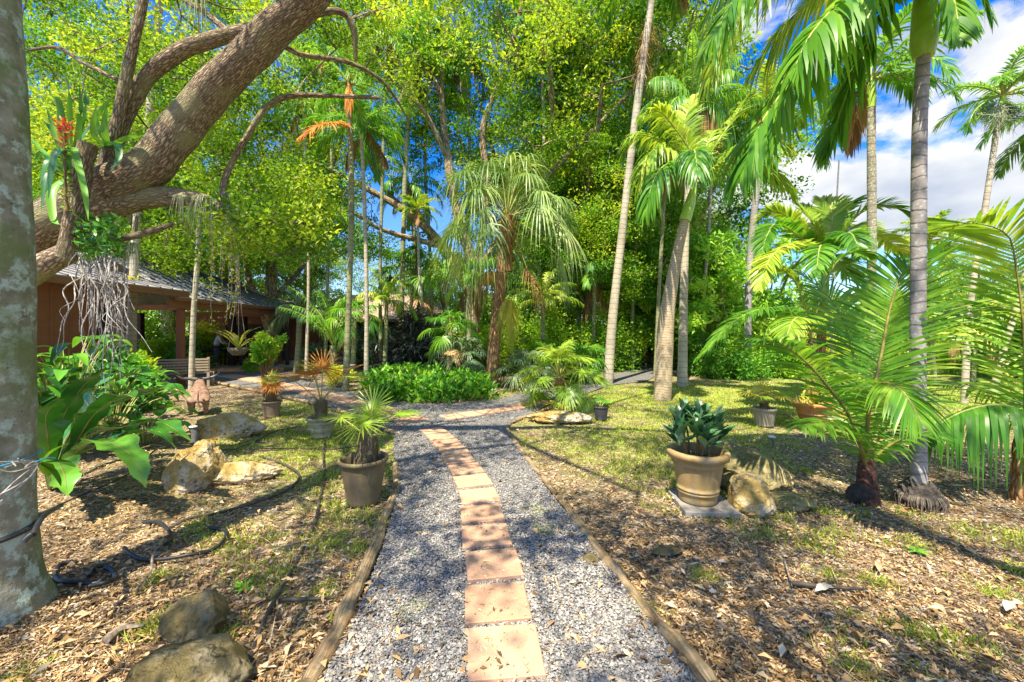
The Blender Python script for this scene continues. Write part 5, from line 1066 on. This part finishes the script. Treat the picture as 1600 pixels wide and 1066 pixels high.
for nm,px,py,Y,s,lab,mt,sd in fans:
    if s==0: continue
    if mt not in FM: FM[mt]=fan_mesh(22,.75,1.0,.5,(88,5),[M[mt],M['rachis'],M['dead']],28,120,.04,sd,0,.4)
    t,_=palm(nm,[(px,py,Y),(px+2,py-12,Y),(px+2,py-24,Y)],.12,lab,M['bark_brown'],FM[mt],0,s,group='fan palm clumps under the trees',k=10)
# arching feather palm (mid right)
ap,top=palm('arching_palm',[(1276,655,9.4),(1282,560,9.4),(1286,470,9.4),(1293,405,9.4)],[.2,.16,.12,.11,.1],'lime green feather palm with arching plumes below the clouds',M['bark_brown'],None,k=14,amp=.08,fr=8)
for k,(q,dr) in enumerate(((([(1250,370,9.3),(1215,350,9.1),(1200,365,8.9),(1190,395,8.7)]),.3),([(1275,360,9.4),(1262,335,9.6),(1250,322,9.8)],.2),([(1300,350,9.5),(1298,325,9.6),(1285,312,9.8)],.2),([(1320,360,9.2),(1350,330,9.),(1390,322,8.8),(1422,338,8.6)],.3),([(1335,375,9.5),(1370,368,9.6),(1400,385,9.7),(1420,400,9.8)],.4),([(1260,385,9.),(1225,385,8.6),(1200,410,8.3),(1188,450,8.1)],.4),([(1310,375,8.9),(1330,365,8.3),(1345,400,7.9)],.5),([(1290,360,10.2),(1280,350,10.9),(1270,380,11.4)],.4),([(1262,372,9.4),(1232,340,9.4),(1205,330,9.5),(1185,345,9.6)],.3),([(1310,345,9.7),(1325,320,9.9),(1350,312,10.1)],.3),([(1305,400,9.),(1320,420,8.6),(1350,455,8.4)],.4),([(1270,400,9.6),(1240,420,9.8),(1225,450,9.9)],.4),([(1285,385,8.9),(1280,390,8.3),(1275,430,7.9)],.5),([(1320,365,10.),(1350,350,10.6),(1380,375,11.)],.4))):
    fr(ap,[top]+[P(*a) for a in q],64,.60,.058,dr*.7,.22,62,'frond_lime' if k%3 else 'frond',.018,.45+.1*(k%3),seg=4,rag=.08)
# clumped palm lower with big arching plume to the left
a2,top=palm('arching_palm',[(1268,640,8.2),(1268,590,8.2),(1266,560,8.2),(1268,530,8.2)],[.17,.15,.13,.12,.11],'short feather palm with a plume arching left over the grey green pot',M['bark_brown'],None,k=14,amp=.1,fr=8)
for k,(q,dr) in enumerate((([(1240,490,8.),(1200,482,7.8),(1150,500,7.6),(1090,560,7.4)],.45),([(1255,470,8.2),(1235,430,8.3),(1200,420,8.4),(1165,440,8.5)],.4),([(1280,470,8.),(1300,420,7.8),(1330,395,7.7),(1365,400,7.6)],.4),([(1290,490,8.2),(1330,460,8.3),(1370,470,8.4),(1400,500,8.5)],.5),([(1250,500,8.6),(1220,480,9.),(1180,500,9.3)],.6),([(1262,500,7.8),(1240,500,7.3),(1225,540,7.)],.5),([(1290,500,8.6),(1320,490,9.1),(1340,520,9.4)],.6))):
    fr(a2,[top]+[P(*a) for a in q],62,.58,.05,dr*.8,.2,60,'frond_lime' if k%2 else 'frond',.018,.5,seg=4,rag=.08)
# young coconut palms in front right
c1=thing('young_coconut_palm','young coconut palm with dark fibrous base and wide fronds beside the ringed palm','palm',tuple(G(1354,785)))
o_=np.array(c1.location); b=MB(); b.tube([(0,0,-.05),(0,0,.10),(0,.0,.3),(.0,0,.55)],[.115,.10,.075,.05],18,n=22,amp=.12,fr=12)
b.build('stem',plain('dark_fibre_stem',(.13,.06,.04),.85,.6,30,.01),c1)
b=MB(); b.tube([(-.16,.02,.02),(-.10,0,.08),(-.02,-.02,.1),(.06,-.03,.06)],[.05,.09,.09,.05],14,n=12,amp=.12,fr=9); b.build('husk',plain('husk_black',(.05,.04,.035),.9,.4,30,.01),c1)
B0=o_+[0,0,.35]
for pts,nl,L,dr,mt,rn in (([P(1330,655,4.0),P(1290,600,3.9),P(1255,562,3.85),P(1215,535,3.8),P(1170,530,3.75)],40,.62,.35,'frond',.5),
 ([P(1366,614,4.1),P(1380,540,4.15),P(1392,478,4.2),P(1412,425,4.2),P(1445,405,4.2)],52,.80,.18,'frond',.55),
 ([P(1380,670,4.3),P(1430,620,4.5),P(1500,598,4.7),P(1590,640,4.9)],46,.6,.35,'frond',.6),
 ([P(1385,700,3.95),P(1425,680,3.85),P(1465,672,3.8)],26,.38,.5,'frond',.4),
 ([P(1400,590,4.3),P(1450,510,4.5),P(1530,470,4.7),P(1620,500,4.9)],50,.72,.25,'frond_lime',.45),
 ([P(1345,640,4.4),P(1330,540,4.7),P(1300,470,5.),P(1250,425,5.2)],48,.68,.3,'frond',.5),
 ([P(1358,640,3.7),P(1375,600,3.4),P(1410,612,3.15),P(1440,660,3.0)],34,.42,.6,'frond',.5),
 ([P(1340,690,3.8),P(1300,660,3.6),P(1250,665,3.4)],30,.42,.5,'frond',.5)):
    fr(c1,[B0]+pts,int(nl*1.4),L*1.05,.027,dr*.8,.12,64,mt,.013,rn,seg=4,tip=30,rag=.07,bm3='rachis_olive')
c2=thing('young_coconut_palm','young coconut palm cut by the right edge with one long low drooping frond','palm',tuple(G(1600,782)))
o_=np.array(c2.location); b=MB(); b.tube([(0,0,-.05),(0,0,.15),(0,.0,.45),(.0,0,.8)],[.11,.09,.08,.05],18,n=22,amp=.15,fr=12); b.build('stem',M['bark_brown'],c2)
B0=o_+[0,0,.5]
fr(c2,[B0,P(1600,650,4.1),P(1560,633,4.05),P(1505,643,4.0),P(1452,672,3.95)],44,.55,.04,1.3,.05,50,'frond',.015,.45,seg=5)
fr(c2,[B0,P(1602,600,4.1),P(1598,500,4.1),P(1588,420,4.1),P(1575,368,4.05),P(1530,350,4.0),P(1490,352,3.95)],58,.95,.036,.12,.05,66,'frond_lime',.009,.4,seg=4,rag=.07,bm3='rachis_olive')
fr(c2,[B0,P(1640,620,4.2),P(1680,540,4.4),P(1690,440,4.6),P(1640,380,4.8)],50,.8,.036,.3,.1,60,'frond',.015,.5,seg=4)
fr(c2,[B0,P(1590,640,4.5),P(1560,560,5.),P(1500,500,5.5),P(1440,490,5.8)],48,.7,.036,.3,.1,60,'frond_lime',.015,.5,seg=4)
fr(c2,[B0,P(1630,690,3.9),P(1680,670,3.7)],30,.5,.036,.5,.1,60,'frond',.015,.5,seg=4)
CM1=crown_mesh(15,1.7,.5,.05,.7,(85,5),85,[M['frond_lime'],M['rachis'],M['dead']],nl=30,seed=51); CM2=fan_mesh(18,.85,1.1,.6,(85,-10),[M['frond'],M['rachis'],M['dead']],28,120,.045,52,1,.35)
CM3=crown_mesh(15,2.1,.6,.05,.9,(85,10),90,[M['frond'],M['rachis'],M['dead']],nl=32,seed=53,dead=2)
for px,yb,yt,Y,cm,cs,lab in ((600,583,470,15.8,CM1,.9,'lime feather palm between the slim trunks under the blue gap'),
  (640,580,430,19,CM2,1.2,'fan palm over the dark cordyline'),(730,585,440,16,CM3,.9,'feather palm left of the cabbage palm trunk'),(845,585,470,15.8,CM1,1.,'lime feather palm right of the cabbage palm trunk'),
  (925,578,440,17.5,CM3,1.,'feather palm just left of the slanting palm'),(985,578,400,19,CM3,1.1,'feather palm over the far path right of the slanting palm'),
  (880,580,380,20,CM2,1.3,'tall fan palm behind the hanging fans'),(550,588,500,14.8,CM2,.7,'low fan palm among the slim trunks'),(1118,585,500,17,CM1,.9,'feather palm before the umbrella leaf tree'),(1450,590,470,14,CM1,1.,'lime feather palm behind the ringed palm'),(1520,600,500,12.5,CM3,.8,'feather palm behind the slim flowering palm'),(700,590,520,13.5,CM2,.65,'low fan palm at the back of the fern bed')):
    palm('understory_palm',[(px,yb,Y),(px+3,(yb+yt)/2,Y),(px+4,yt,Y)],.09,lab,M['palm_green'],cm,0,cs,group='small palms under the trees',k=10)
# ---------- shrubs & undergrowth ----------
def bush(px,py,Y,w,h,lab,mat,seed,L=.1,W=.05,n=9000,name='shrub',cat='shrub',up=.3,group=None,dpt=None):
    global rng; old=rng; rng=np.random.default_rng(seed)
    x=(px-CX)/F*Y; t=thing(name,lab,cat,(x,Y,0),group); b=MB(); dpt=dpt or w*.8
    nc=max(14,n//160); d=nrm(rng.normal(size=(nc,3))); d[:,2]=np.abs(d[:,2]); C=d*(rng.random((nc,1))**.4)*np.array([w*.42,dpt*.42,h*.78]); C[:,2]+=h*.1; C*=(1+.15*snoise(d,3,seed))[:,None]
    for c in C[:14]: b.tube([(c[0]*.15,c[1]*.15,-.05),(c[0]*.5,c[1]*.5,c[2]*.6),tuple(c)],[.025,.018,.008],5,n=6)
    b.build('stem',M['twig'],t); b=MB(); b.cloud(C,n//nc,max(.12,min(w,h)*.24),L,W,flat=.85,up=up); b.build('foliage',mat,t,smooth=False); rng=old; return t
U='undergrowth shrubs below the trees'
bush(640,0,17,3.4,2.6,'near black purple cordyline thicket behind the slim palms',M['purple'],1,.34,.045,7000,'cordyline','cordyline')
bush(580,0,20,3.4,2.2,'big leaved blue green shrub left of the dark cordyline',M['frond_blue'],2,.4,.14,2600)
bush(690,0,20,3.2,2.0,'dense green shrub right of the dark cordyline',M['glossy'],3,.3,.1,4200)
bush(1135,0,15.2,3.6,1.6,'round glossy dark green shrub at the edge of the lawn',M['leaf_deep'],4,.11,.06,12000)
bush(1228,0,15.5,2.6,1.4,'second glossy shrub just right of the orange based grey palm',M['leaf_deep'],5,.11,.06,9000)
bush(998,0,24,5.5,4.6,'arching multi stem shrub at the end of the far path',M['leaf_oak'],6,.12,.06,11000)
bush(935,0,22,4,3.2,'leafy shrub left of the far path',M['leaf_bright'],7,.12,.06,8000)
bush(1100,0,22,5,3.4,'yellow green shrub behind the bottle palm',M['leaf_yellow'],8,.13,.07,9000)
bush(860,0,18,4.5,3.2,'green shrub behind the low fan palm',M['leaf_bright'],9,.12,.06,9000)
bush(770,0,20,5,2.6,'shrub in deep shade behind the cabbage palm',M['leaf_bright'],10,.13,.07,9000)
bush(960,0,18,3.5,3.2,'bright leafy shrub between the slanting palm and the far path',M['leaf_bright'],31,.12,.06,9000)
bush(1180,0,17.5,3.5,3.6,'tall bright shrub behind the grey palm with the orange base',M['leaf_bright'],32,.12,.06,9000)
bush(800,0,16.5,3.5,2.2,'mixed green shrub behind the dark fan palm clump',M['leaf_oak'],33,.12,.06,8000)
bush(1075,0,19,3,2.6,'bright shrub behind the tall palm with the brown skirt',M['leaf_bright'],34,.12,.06,8000)
bush(1300,0,20,5,2.4,'yellow green bush behind the arching feather palm',M['leaf_yellow'],11,.12,.07,9000)
bush(1420,0,17,4.4,2.0,'light green bush behind the ringed palm',M['leaf_bright'],12,.12,.06,9000)
bush(1500,0,20,5,3.2,'tall yellow green bush left of the slim flowering palm',M['leaf_yellow'],13,.12,.06,10000)
bush(1585,0,15.5,4.5,3.4,'bright bush behind the right edge palm',M['leaf_bright'],14,.12,.06,11000)
bush(228,0,17,3.0,1.5,'lush green shrub in front of the porch opening, left',M['leaf_bright'],16,.16,.06,6500)
bush(292,0,17.2,1.8,1.35,'pale green shrub behind the slatted bench',M['glossy'],17,.17,.06,4200)
bush(150,0,8.6,2.6,1.5,'green shrub against the red brown wall',M['glossy'],18,.2,.09,3600)
bush(200,0,10.4,1.4,1.3,'tall leafy shrub at the corner of the red brown wall',M['leaf_bright'],19,.15,.06,4200)
bush(392,0,17.2,.8,.55,'small bright plant at the foot of the porch posts',M['leaf_bright'],20,.12,.04,900)
bush(492,0,18.5,1.5,1.4,'green leafed shrub against the rear wall',M['frond_blue'],21,.2,.06,1800)
bush(530,0,12.6,.9,.8,'olive shrub at the bird bath',M['leaf_yellow'],22,.1,.04,1300)
bush(250,0,19.5,4,3,'foliage seen through the open porch, left',M['leaf_bright'],23,.16,.07,6500)
bush(330,0,21.,3.6,2.6,'foliage seen through the open porch, centre',M['leaf_yellow'],24,.16,.07,5000)
# topiary-like green plant on stems behind the dull brown pot
tp_=thing('jade_shrub','upright bright green shrub with bare orange stems behind the dull brown pot','shrub',((412-CX)/F*10.6,10.6,0)); b=MB(); C=[]
for k in range(16):
    a=k*2.4; z_=rng.uniform(.95,1.8); e=np.array([math.cos(a)*.42*rng.random()**.5*(z_-.5),math.sin(a)*.42*rng.random()**.5*(z_-.5),z_]); b.tube([(0,0,.0),(e[0]*.3,e[1]*.3,.7),tuple(e)],[.03,.02,.01],6,n=8); C.append(e); C.append(e*[.8,.8,.9])
b.build('stem',M['fascia'],tp_); b=MB(); b.cloud(np.array(C),110,.15,.07,.04); b.build('foliage',M['leaf_bright'],tp_,smooth=False)
# fern bed
bed=gp([(568,612),(590,592),(640,584),(700,586),(745,598),(772,622),(740,628),(660,632),(600,628)])
x=rng.uniform(-5,0,16000); y=rng.uniform(9,16,16000); m=inpoly(x,y,bed); x,y=x[m],y[m]; n=len(x)
hh_=.30+.24*snoise(np.stack([x,y,0*x],-1),2.4); b=MB(); C=np.stack([x+rng.normal(0,.12,n),y+rng.normal(0,.12,n),rng.random(n)*hh_],1); D=np.stack([rng.normal(0,.8,n),rng.normal(-.25,.8,n),np.ones(n)*.7],1); b.diamonds(C,D,rng.normal(size=(n,3))+[0,-.6,.3],rng.uniform(.14,.30,n),rng.uniform(.05,.10,n),0,None,.3)
tag(b.build('fern_bed',M['bed']),'bed of bright green crinkled ferns where the paths fork','fern bed',kind='stuff')
# far-off wood
b=MB(); n=520; xx=rng.uniform(-75,75,n); C=np.stack([xx,rng.uniform(44,60,n),rng.uniform(0,1,n)**1.3*(5.6+.8*np.sin(xx*.4))],1); b.cloud(C,80,2.0,.55,.35); 
tag(b.build('distant_wood',M['leaf_bright'],smooth=False),'far wood closing the view behind the garden','wood',kind='stuff')
# ---------- big leaved plants at left ----------
def bigleaf(name,base,paths,lab,mats,w,wav=.16,lob=0,prof=((0,.12),(.18,.35),(.5,1),(.8,.75),(1,.03)),cat='plant'):
    t=thing(name,lab,cat,tuple(base)); o=np.array(base)
    for i,p in enumerate(paths):
        b=MB(); pts=[np.zeros(3)]+[P(*q)-o for q in p]; b.strap(pts,w*rng.uniform(.85,1.15),prof,.22,wav,34,10,0,rng.uniform(.2,.9),lob=lob); b.tube(pts,[.009,.005,.002],5,n=16,mi=1,cap=False)
        b.build('leaf',mats,t)
    return t
mleaf=[M['glossy'],M['rachis']]
bigleaf('birds_nest_fern',G(78,765),[[(92,670,4.2),(125,610,4.1),(165,575,4.0)],[(120,690,4.1),(150,645,3.9),(190,618,3.8),(212,622,3.7)],[(130,690,4.2),(190,668,4.),(250,660,3.9),(300,690,3.8)],[(120,705,4.),(165,690,3.7),(205,712,3.55),(228,762,3.5)],[(130,670,4.5),(200,625,4.6),(265,606,4.6),(300,622,4.6)],[(75,690,4.0),(72,650,3.9),(95,620,3.85)],[(110,650,4.9),(160,600,5.),(225,585,5.1),(262,600,5.1)],[(110,720,4.4),(170,690,4.5),(240,672,4.6),(275,700,4.6)],[(85,720,3.9),(100,740,3.6),(105,775,3.4)],[(100,690,4.5),(130,650,4.6),(150,600,4.7),(190,580,4.8)]],'huge wavy strap leaved fern at the left beside the grey trunk',[M['fernleaf'],M['rachis_olive']],.27,.26,.16)
def monstera(base_px,n,Y,lab,seed,hh,sp,lw=.16):
    global rng; old=rng; rng=np.random.default_rng(seed); x=(base_px-CX)/F*Y; t=thing('broad_leaf_plant',lab,'plant',(x,Y,0),'broad leaf plants by the house'); b=MB()
    for k in range(n):
        a=rng.random()*6.28; r=sp*rng.random()**.6; h=hh*rng.uniform(.45,1.1); e=np.array([math.cos(a)*r,math.sin(a)*r,h]); b.tube([(e[0]*.2,e[1]*.2,0),(e[0]*.6,e[1]*.6,h*.75),tuple(e)],[.01,.007,.004],4,n=6,mi=1,cap=False)
        d=nrm([math.cos(a)+rng.normal(0,.5),math.sin(a)+rng.normal(0,.5)-.3,rng.normal(-.1,.3)]); l=rng.uniform(.22,.42)
        b.strap([e,e+d*l*.5+[0,0,.03],e+d*l-[0,0,.08]],lw*rng.uniform(.7,1.2),((0,.3),(.2,1),(.5,.95),(.8,.5),(1,.03)),.2,.05,8,4,0,rng.random())
    b.build('foliage',mleaf,t); rng=old
monstera(105,60,6.1,'broad leaf plant clump at the foot of the red brown wall',1,1.5,.7)
monstera(170,50,7.2,'broad leaf plant clump below the hanging roots',2,1.0,.9)
monstera(192,34,9.4,'broad leaf plant clump left of the slatted bench',3,.7,.6)
monstera(80,46,5.4,'broad leaf plant clump tight against the grey trunk',4,1.1,.5,.2)
monstera(225,30,6.2,'low leafy clump behind the huge strap leaved fern',5,.4,.5)
# ---------- epiphytes on the oak ----------
ep=thing('epiphyte_cluster','clump of green strap leaves on the oak with long pale hanging roots','air plant',tuple(P(150,400,4.45))); o_=P(150,400,4.45)
b=MB()
for k in range(420):
    c=P(rng.uniform(122,190),rng.uniform(340,400),rng.uniform(4.3,4.6))-o_; d=nrm(rng.normal(size=3)+[0,0,.5]); b.diamonds(c[None],d[None],rng.normal(size=(1,3)),.09,.03,0,rng.random(1))
b.build('foliage',M['glossy'],ep)
for k in range(24):
    x0=rng.uniform(118,185); x1=x0+rng.normal(0,30)+ (k%3-1)*12; y1=rng.uniform(470,600) if k%5 else rng.uniform(600,655); n_=7
    pts=[P(x0+(x1-x0)*f+rng.normal(0,9)*(f>0),395+(y1-395)*f,4.45+rng.normal(0,.05)-.1*f)-o_ for f in np.linspace(0,1,n_)]
    b=MB(); b.tube(pts,[.008 if k%2 else .005,.006 if k%2 else .004,.002],6,n=34); b.build('root',M['root'],ep)
b=MB()
for k in range(46):
    x0=rng.uniform(125,200); L=rng.uniform(40,150); pts=[P(x0+rng.normal(0,5)*f,405+L*f,4.5+rng.normal(0,.06))-o_ for f in (0,.35,.7,1)]; b.tube(pts,.0025,3,n=10,cap=False)
b.build('fine_roots',M['root'],ep)
def strapclump(base,paths,lab,w,mats,name='bromeliad'):
    t=thing(name,lab,'bromeliad',tuple(base)); o=np.array(base); b=MB()
    for p in paths: b.strap([np.zeros(3)]+[P(*q)-o for q in p],w,((0,.9),(.4,1),(.8,.6),(1,.03)),.3,.02,20,4,0,rng.random())
    b.build('rosette',mats,t); return t
t=strapclump(P(112,275,4.5),[[(95,180,4.4),(60,120,4.3)],[(108,200,4.5),(105,130,4.5),(88,125,4.4)],[(125,200,4.5),(124,130,4.5)],[(80,250,4.2),(62,290,4.1)],[(95,235,4.2),(82,260,4.1),(76,310,4.05)],[(70,240,4.6),(40,210,4.7)],[(90,220,4.7),(72,165,4.8)],[(112,230,4.4),(130,290,4.2),(138,345,4.1)],[(82,300,4.3),(84,345,4.2),(97,352,4.15)],[(100,240,4.6),(78,200,4.8),(68,190,4.9)],[(118,240,4.6),(140,200,4.7),(150,190,4.8)],[(85,262,4.5),(65,240,4.5),(55,250,4.5)],[(100,230,4.4),(92,160,4.3),(80,150,4.2)],[(95,270,4.3),(75,275,4.2),(64,330,4.1)],[(125,225,4.6),(135,170,4.6),(133,140,4.6)]],'large blue green bromeliad with strap leaves and a red flower, on the oak fork',.075,M['brom'])
b=MB(); o_=np.array(t.location)
for k in range(70):
    c=P(99+rng.normal(0,7),205+rng.normal(0,12),4.25)-o_; d=nrm(rng.normal(size=3)+[0,0,.7]); b.diamonds(c[None],d[None],rng.normal(size=(1,3)),.08,.02,0,rng.random(1))
b.tube([P(99,185,4.25)-o_,P(99,205,4.25)-o_,P(100,230,4.25)-o_],.02,7); b.build('flower',M['red'],t)
b=MB(); sp_=[P(99,190,4.25)-o_,P(101,250,4.22)-o_,P(104,330,4.2)-o_]; b.tube(sp_,.012,6,mi=1)
for s in range(150):
    f=rng.random(); c=sp_[0]+(sp_[2]-sp_[0])*f; a=rng.random()*6.28; b.diamonds(c[None],np.array([[math.cos(a),math.sin(a),.4]]),rng.normal(size=(1,3)),.07,.012,0,rng.random(1))
b.build('spike',[M['leaf_bright'],M['rachis_brown']],t)
strapclump(P(168,232,4.75),[[(150,190,4.7),(178,148,4.7)],[(146,210,4.6),(150,165,4.5)],[(163,200,4.6),(168,160,4.6)],[(205,215,4.6),(238,218,4.5)],[(200,228,4.5),(232,240,4.4)],[(182,225,4.5),(185,250,4.4),(170,272,4.35)],[(148,235,4.6),(135,262,4.5)]],'bright green strap leaved bromeliad on the stem of the oak',.07,M['brom'])
for lab,px,py,Y,n,sc in (('tufted grey air plant hanging from the low oak limb, right of the trunk',325,318,4.85,90,1.),('thin leaved air plant near the end of the low oak limb',365,330,4.95,70,.8),('small grey air plant on the low broken branch',205,385,4.6,60,.55),('grey air plant tuft high on the oak limb at the top left',312,5,4.9,60,1.),('spidery air plant on the pale stub of the low limb',285,312,4.8,40,.6)):
    t=thing('air_plant',lab,'air plant',tuple(P(px,py,Y)),'air plants growing on the oak'); b=MB()
    for k in range(n):
        a=rng.random()*6.28; r=rng.uniform(.05,.22)*sc; l=rng.uniform(.15,.5)*sc; b.strap([(0,0,0),(math.cos(a)*r*.7,math.sin(a)*r*.7,.06*sc),(math.cos(a)*r*1.2,math.sin(a)*r*1.2,-l)],.012,((0,1),(1,.2)),.1,0,7,1,0,rng.random())
    b.build('strands',M['moss'],t)
bromeliads(P(206,455,12.1),46,'yellow green bromeliad wrapped round the white grey palm trunk',M['yellow_fan'],.62,.07,reach=.12)
# hanging basket
hb=thing('hanging_basket','hanging wire basket orchid with arching leaves in front of the porch posts','basket',tuple(P(372,545,8.2))); o_=P(372,545,8.2); b=MB()
b.lathe([(.001,-.14),(.1,-.13),(.17,-.05),(.19,.02),(.17,.02),(.1,-.02),(.001,-.02)],20); b.build('bowl',M['moss'] and plain('coir_basket',(.20,.17,.10),.95,.4,30,.02),hb)
b=MB(); top=P(370,345,5.2)-o_; top=np.array([0,0,2.6])
for a in (0,2.1,4.2): b.tube([(.18*math.cos(a),.18*math.sin(a),.02),(.05*math.cos(a),.05*math.sin(a),1.),tuple(top)],.006,4,n=6)
b.build('chain',M['greywood'],hb); b=MB()
for k in range(16):
    a=k*2.4; L=rng.uniform(.45,.8); e=math.radians(rng.uniform(25,65)); d=np.array([math.cos(a)*math.cos(e),math.sin(a)*math.cos(e),math.sin(e)]); b.strap([np.zeros(3),d*L*.6,d*L+np.array([math.cos(a),math.sin(a),-.5])*.15],.05,((0,.5),(.5,1),(1,.1)),.3,.05,10,2,0,rng.random())
b.build('foliage',M['yellow_fan'],hb)
# vines
vt=thing('hanging_vines','thin leafy vines hanging from the low oak limb before the porch','vine',tuple(P(365,350,5.1))); o_=P(365,350,5.1); b=MB()
for k in range(16):
    x=rng.uniform(300,385); y1=rng.uniform(400,520); pts=[P(x+rng.normal(0,5)*f,348+(y1-348)*f,5.15+rng.normal(0,.05))-o_ for f in (0,.3,.6,1)]; b.tube(pts,.003,4,n=14,mi=1,cap=False)
    c=spline(pts,26); b.diamonds(c,rng.normal(size=(26,3))-[0,0,.5],rng.normal(size=(26,3)),.05,.02)
b.build('strands',[M['leaf_yellow'],M['root']],vt)
bl=thing('wire_antenna','thin dark pole standing behind the arching feather palm, against the clouds','pole',tuple(((1300-CX)/F*13,13,0))); b=MB(); b.tube([(0,0,0),(0,0,3),P(1311,250,13)-np.array([(1300-CX)/F*13,13,0])],[.03,.03,.02],8,n=10); b.build('rod',M['dgrey'],bl); bl.name='thin_pole'
# ---------- sky, sun, camera ----------
sun_dir=Vector((.33,.74,-1.48)).normalized()   # direction the light travels
el=math.asin(-sun_dir.z); az=math.atan2(-sun_dir.x,-sun_dir.y)
w=bpy.data.worlds.new('World'); SC.world=w; w.use_nodes=True; nt=w.node_tree; nt.nodes.clear()
def wn(t,**k):
    n=nt.nodes.new('ShaderNode'+t)
    for a,v in k.items(): setattr(n,a,v)
    return n
sky=wn('TexSky',sky_type='NISHITA',sun_disc=False,sun_elevation=el,sun_rotation=az,air_density=1.,dust_density=.6,ozone_density=2.5)
hs=wn('HueSaturation'); hs.inputs['Saturation'].default_value=1.5; hs.inputs['Hue'].default_value=.515; hs.inputs['Value'].default_value=.78; nt.links.new(sky.outputs[0],hs.inputs['Color'])
b1=wn('Background'); b1.inputs[1].default_value=SKY_S; nt.links.new(hs.outputs[0],b1.inputs[0])
tc=wn('TexCoord'); mp=wn('Mapping'); mp.inputs['Scale'].default_value=(1,1,1.9); mp.inputs['Location'].default_value=CLOUD_OFF; nt.links.new(tc.outputs['Generated'],mp.inputs[0])
n1=wn('TexNoise'); n1.inputs['Scale'].default_value=2.6; n1.inputs['Detail'].default_value=9; n1.inputs['Roughness'].default_value=.56; n1.inputs['Distortion'].default_value=.25; nt.links.new(mp.outputs[0],n1.inputs['Vector'])
r=wn('ValToRGB'); e=r.color_ramp.elements; e[0].position=CL0; e[0].color=(0,0,0,1); e[1].position=CL1; e[1].color=(1,1,1,1); nt.links.new(n1.outputs[0],r.inputs[0])
n2=wn('TexNoise'); n2.inputs['Scale'].default_value=5; n2.inputs['Detail'].default_value=6; nt.links.new(mp.outputs[0],n2.inputs['Vector'])
r2=wn('ValToRGB'); e=r2.color_ramp.elements; e[0].position=.35; e[0].color=(.55,.62,.74,1); e[1].position=.6; e[1].color=(1,1,1,1); nt.links.new(n2.outputs[0],r2.inputs[0])
b2=wn('Background'); b2.inputs[1].default_value=CLOUD_S; nt.links.new(r2.outputs[0],b2.inputs[0])
sx=wn('SeparateXYZ'); nt.links.new(tc.outputs['Generated'],sx.inputs[0]); mr=wn('MapRange'); nt.links.new(sx.outputs[0],mr.inputs[0])
for i_,v_ in ((1,-.05),(2,.42),(3,.12),(4,1.)): mr.inputs[i_].default_value=v_
mm_=wn('Math',operation='MULTIPLY'); nt.links.new(r.outputs[0],mm_.inputs[0]); nt.links.new(mr.outputs[0],mm_.inputs[1])
mx=wn('MixShader'); nt.links.new(mm_.outputs[0],mx.inputs[0]); nt.links.new(b1.outputs[0],mx.inputs[1]); nt.links.new(b2.outputs[0],mx.inputs[2])
wo=wn('OutputWorld'); nt.links.new(mx.outputs[0],wo.inputs[0])
sl=bpy.data.lights.new('sun','SUN'); sl.energy=SUN; sl.angle=math.radians(.5); sl.color=(1,.90,.72); so=bpy.data.objects.new('sun',sl); COL.objects.link(so); so.rotation_euler=sun_dir.to_track_quat('-Z','Y').to_euler(); so.location=(0,0,30)
cd=bpy.data.cameras.new('camera'); cam=bpy.data.objects.new('camera',cd); COL.objects.link(cam); cam.location=(0,0,HC); cam.rotation_euler=(math.radians(90),0,0)
cd.sensor_width=36; cd.lens=F/1600*36; cd.shift_y=-(533-CY)/1600; cd.clip_start=.05; cd.clip_end=1200
SC.camera=cam
SC.view_settings.view_transform='Standard'; SC.view_settings.look='None'; SC.view_settings.exposure=EXPO; SC.view_settings.gamma=1; SC.view_settings.use_curve_mapping=False
SC.cycles.max_bounces=7; SC.cycles.diffuse_bounces=4; SC.cycles.transmission_bounces=4; SC.cycles.use_denoising=True
SC.cycles.sample_clamp_indirect=6
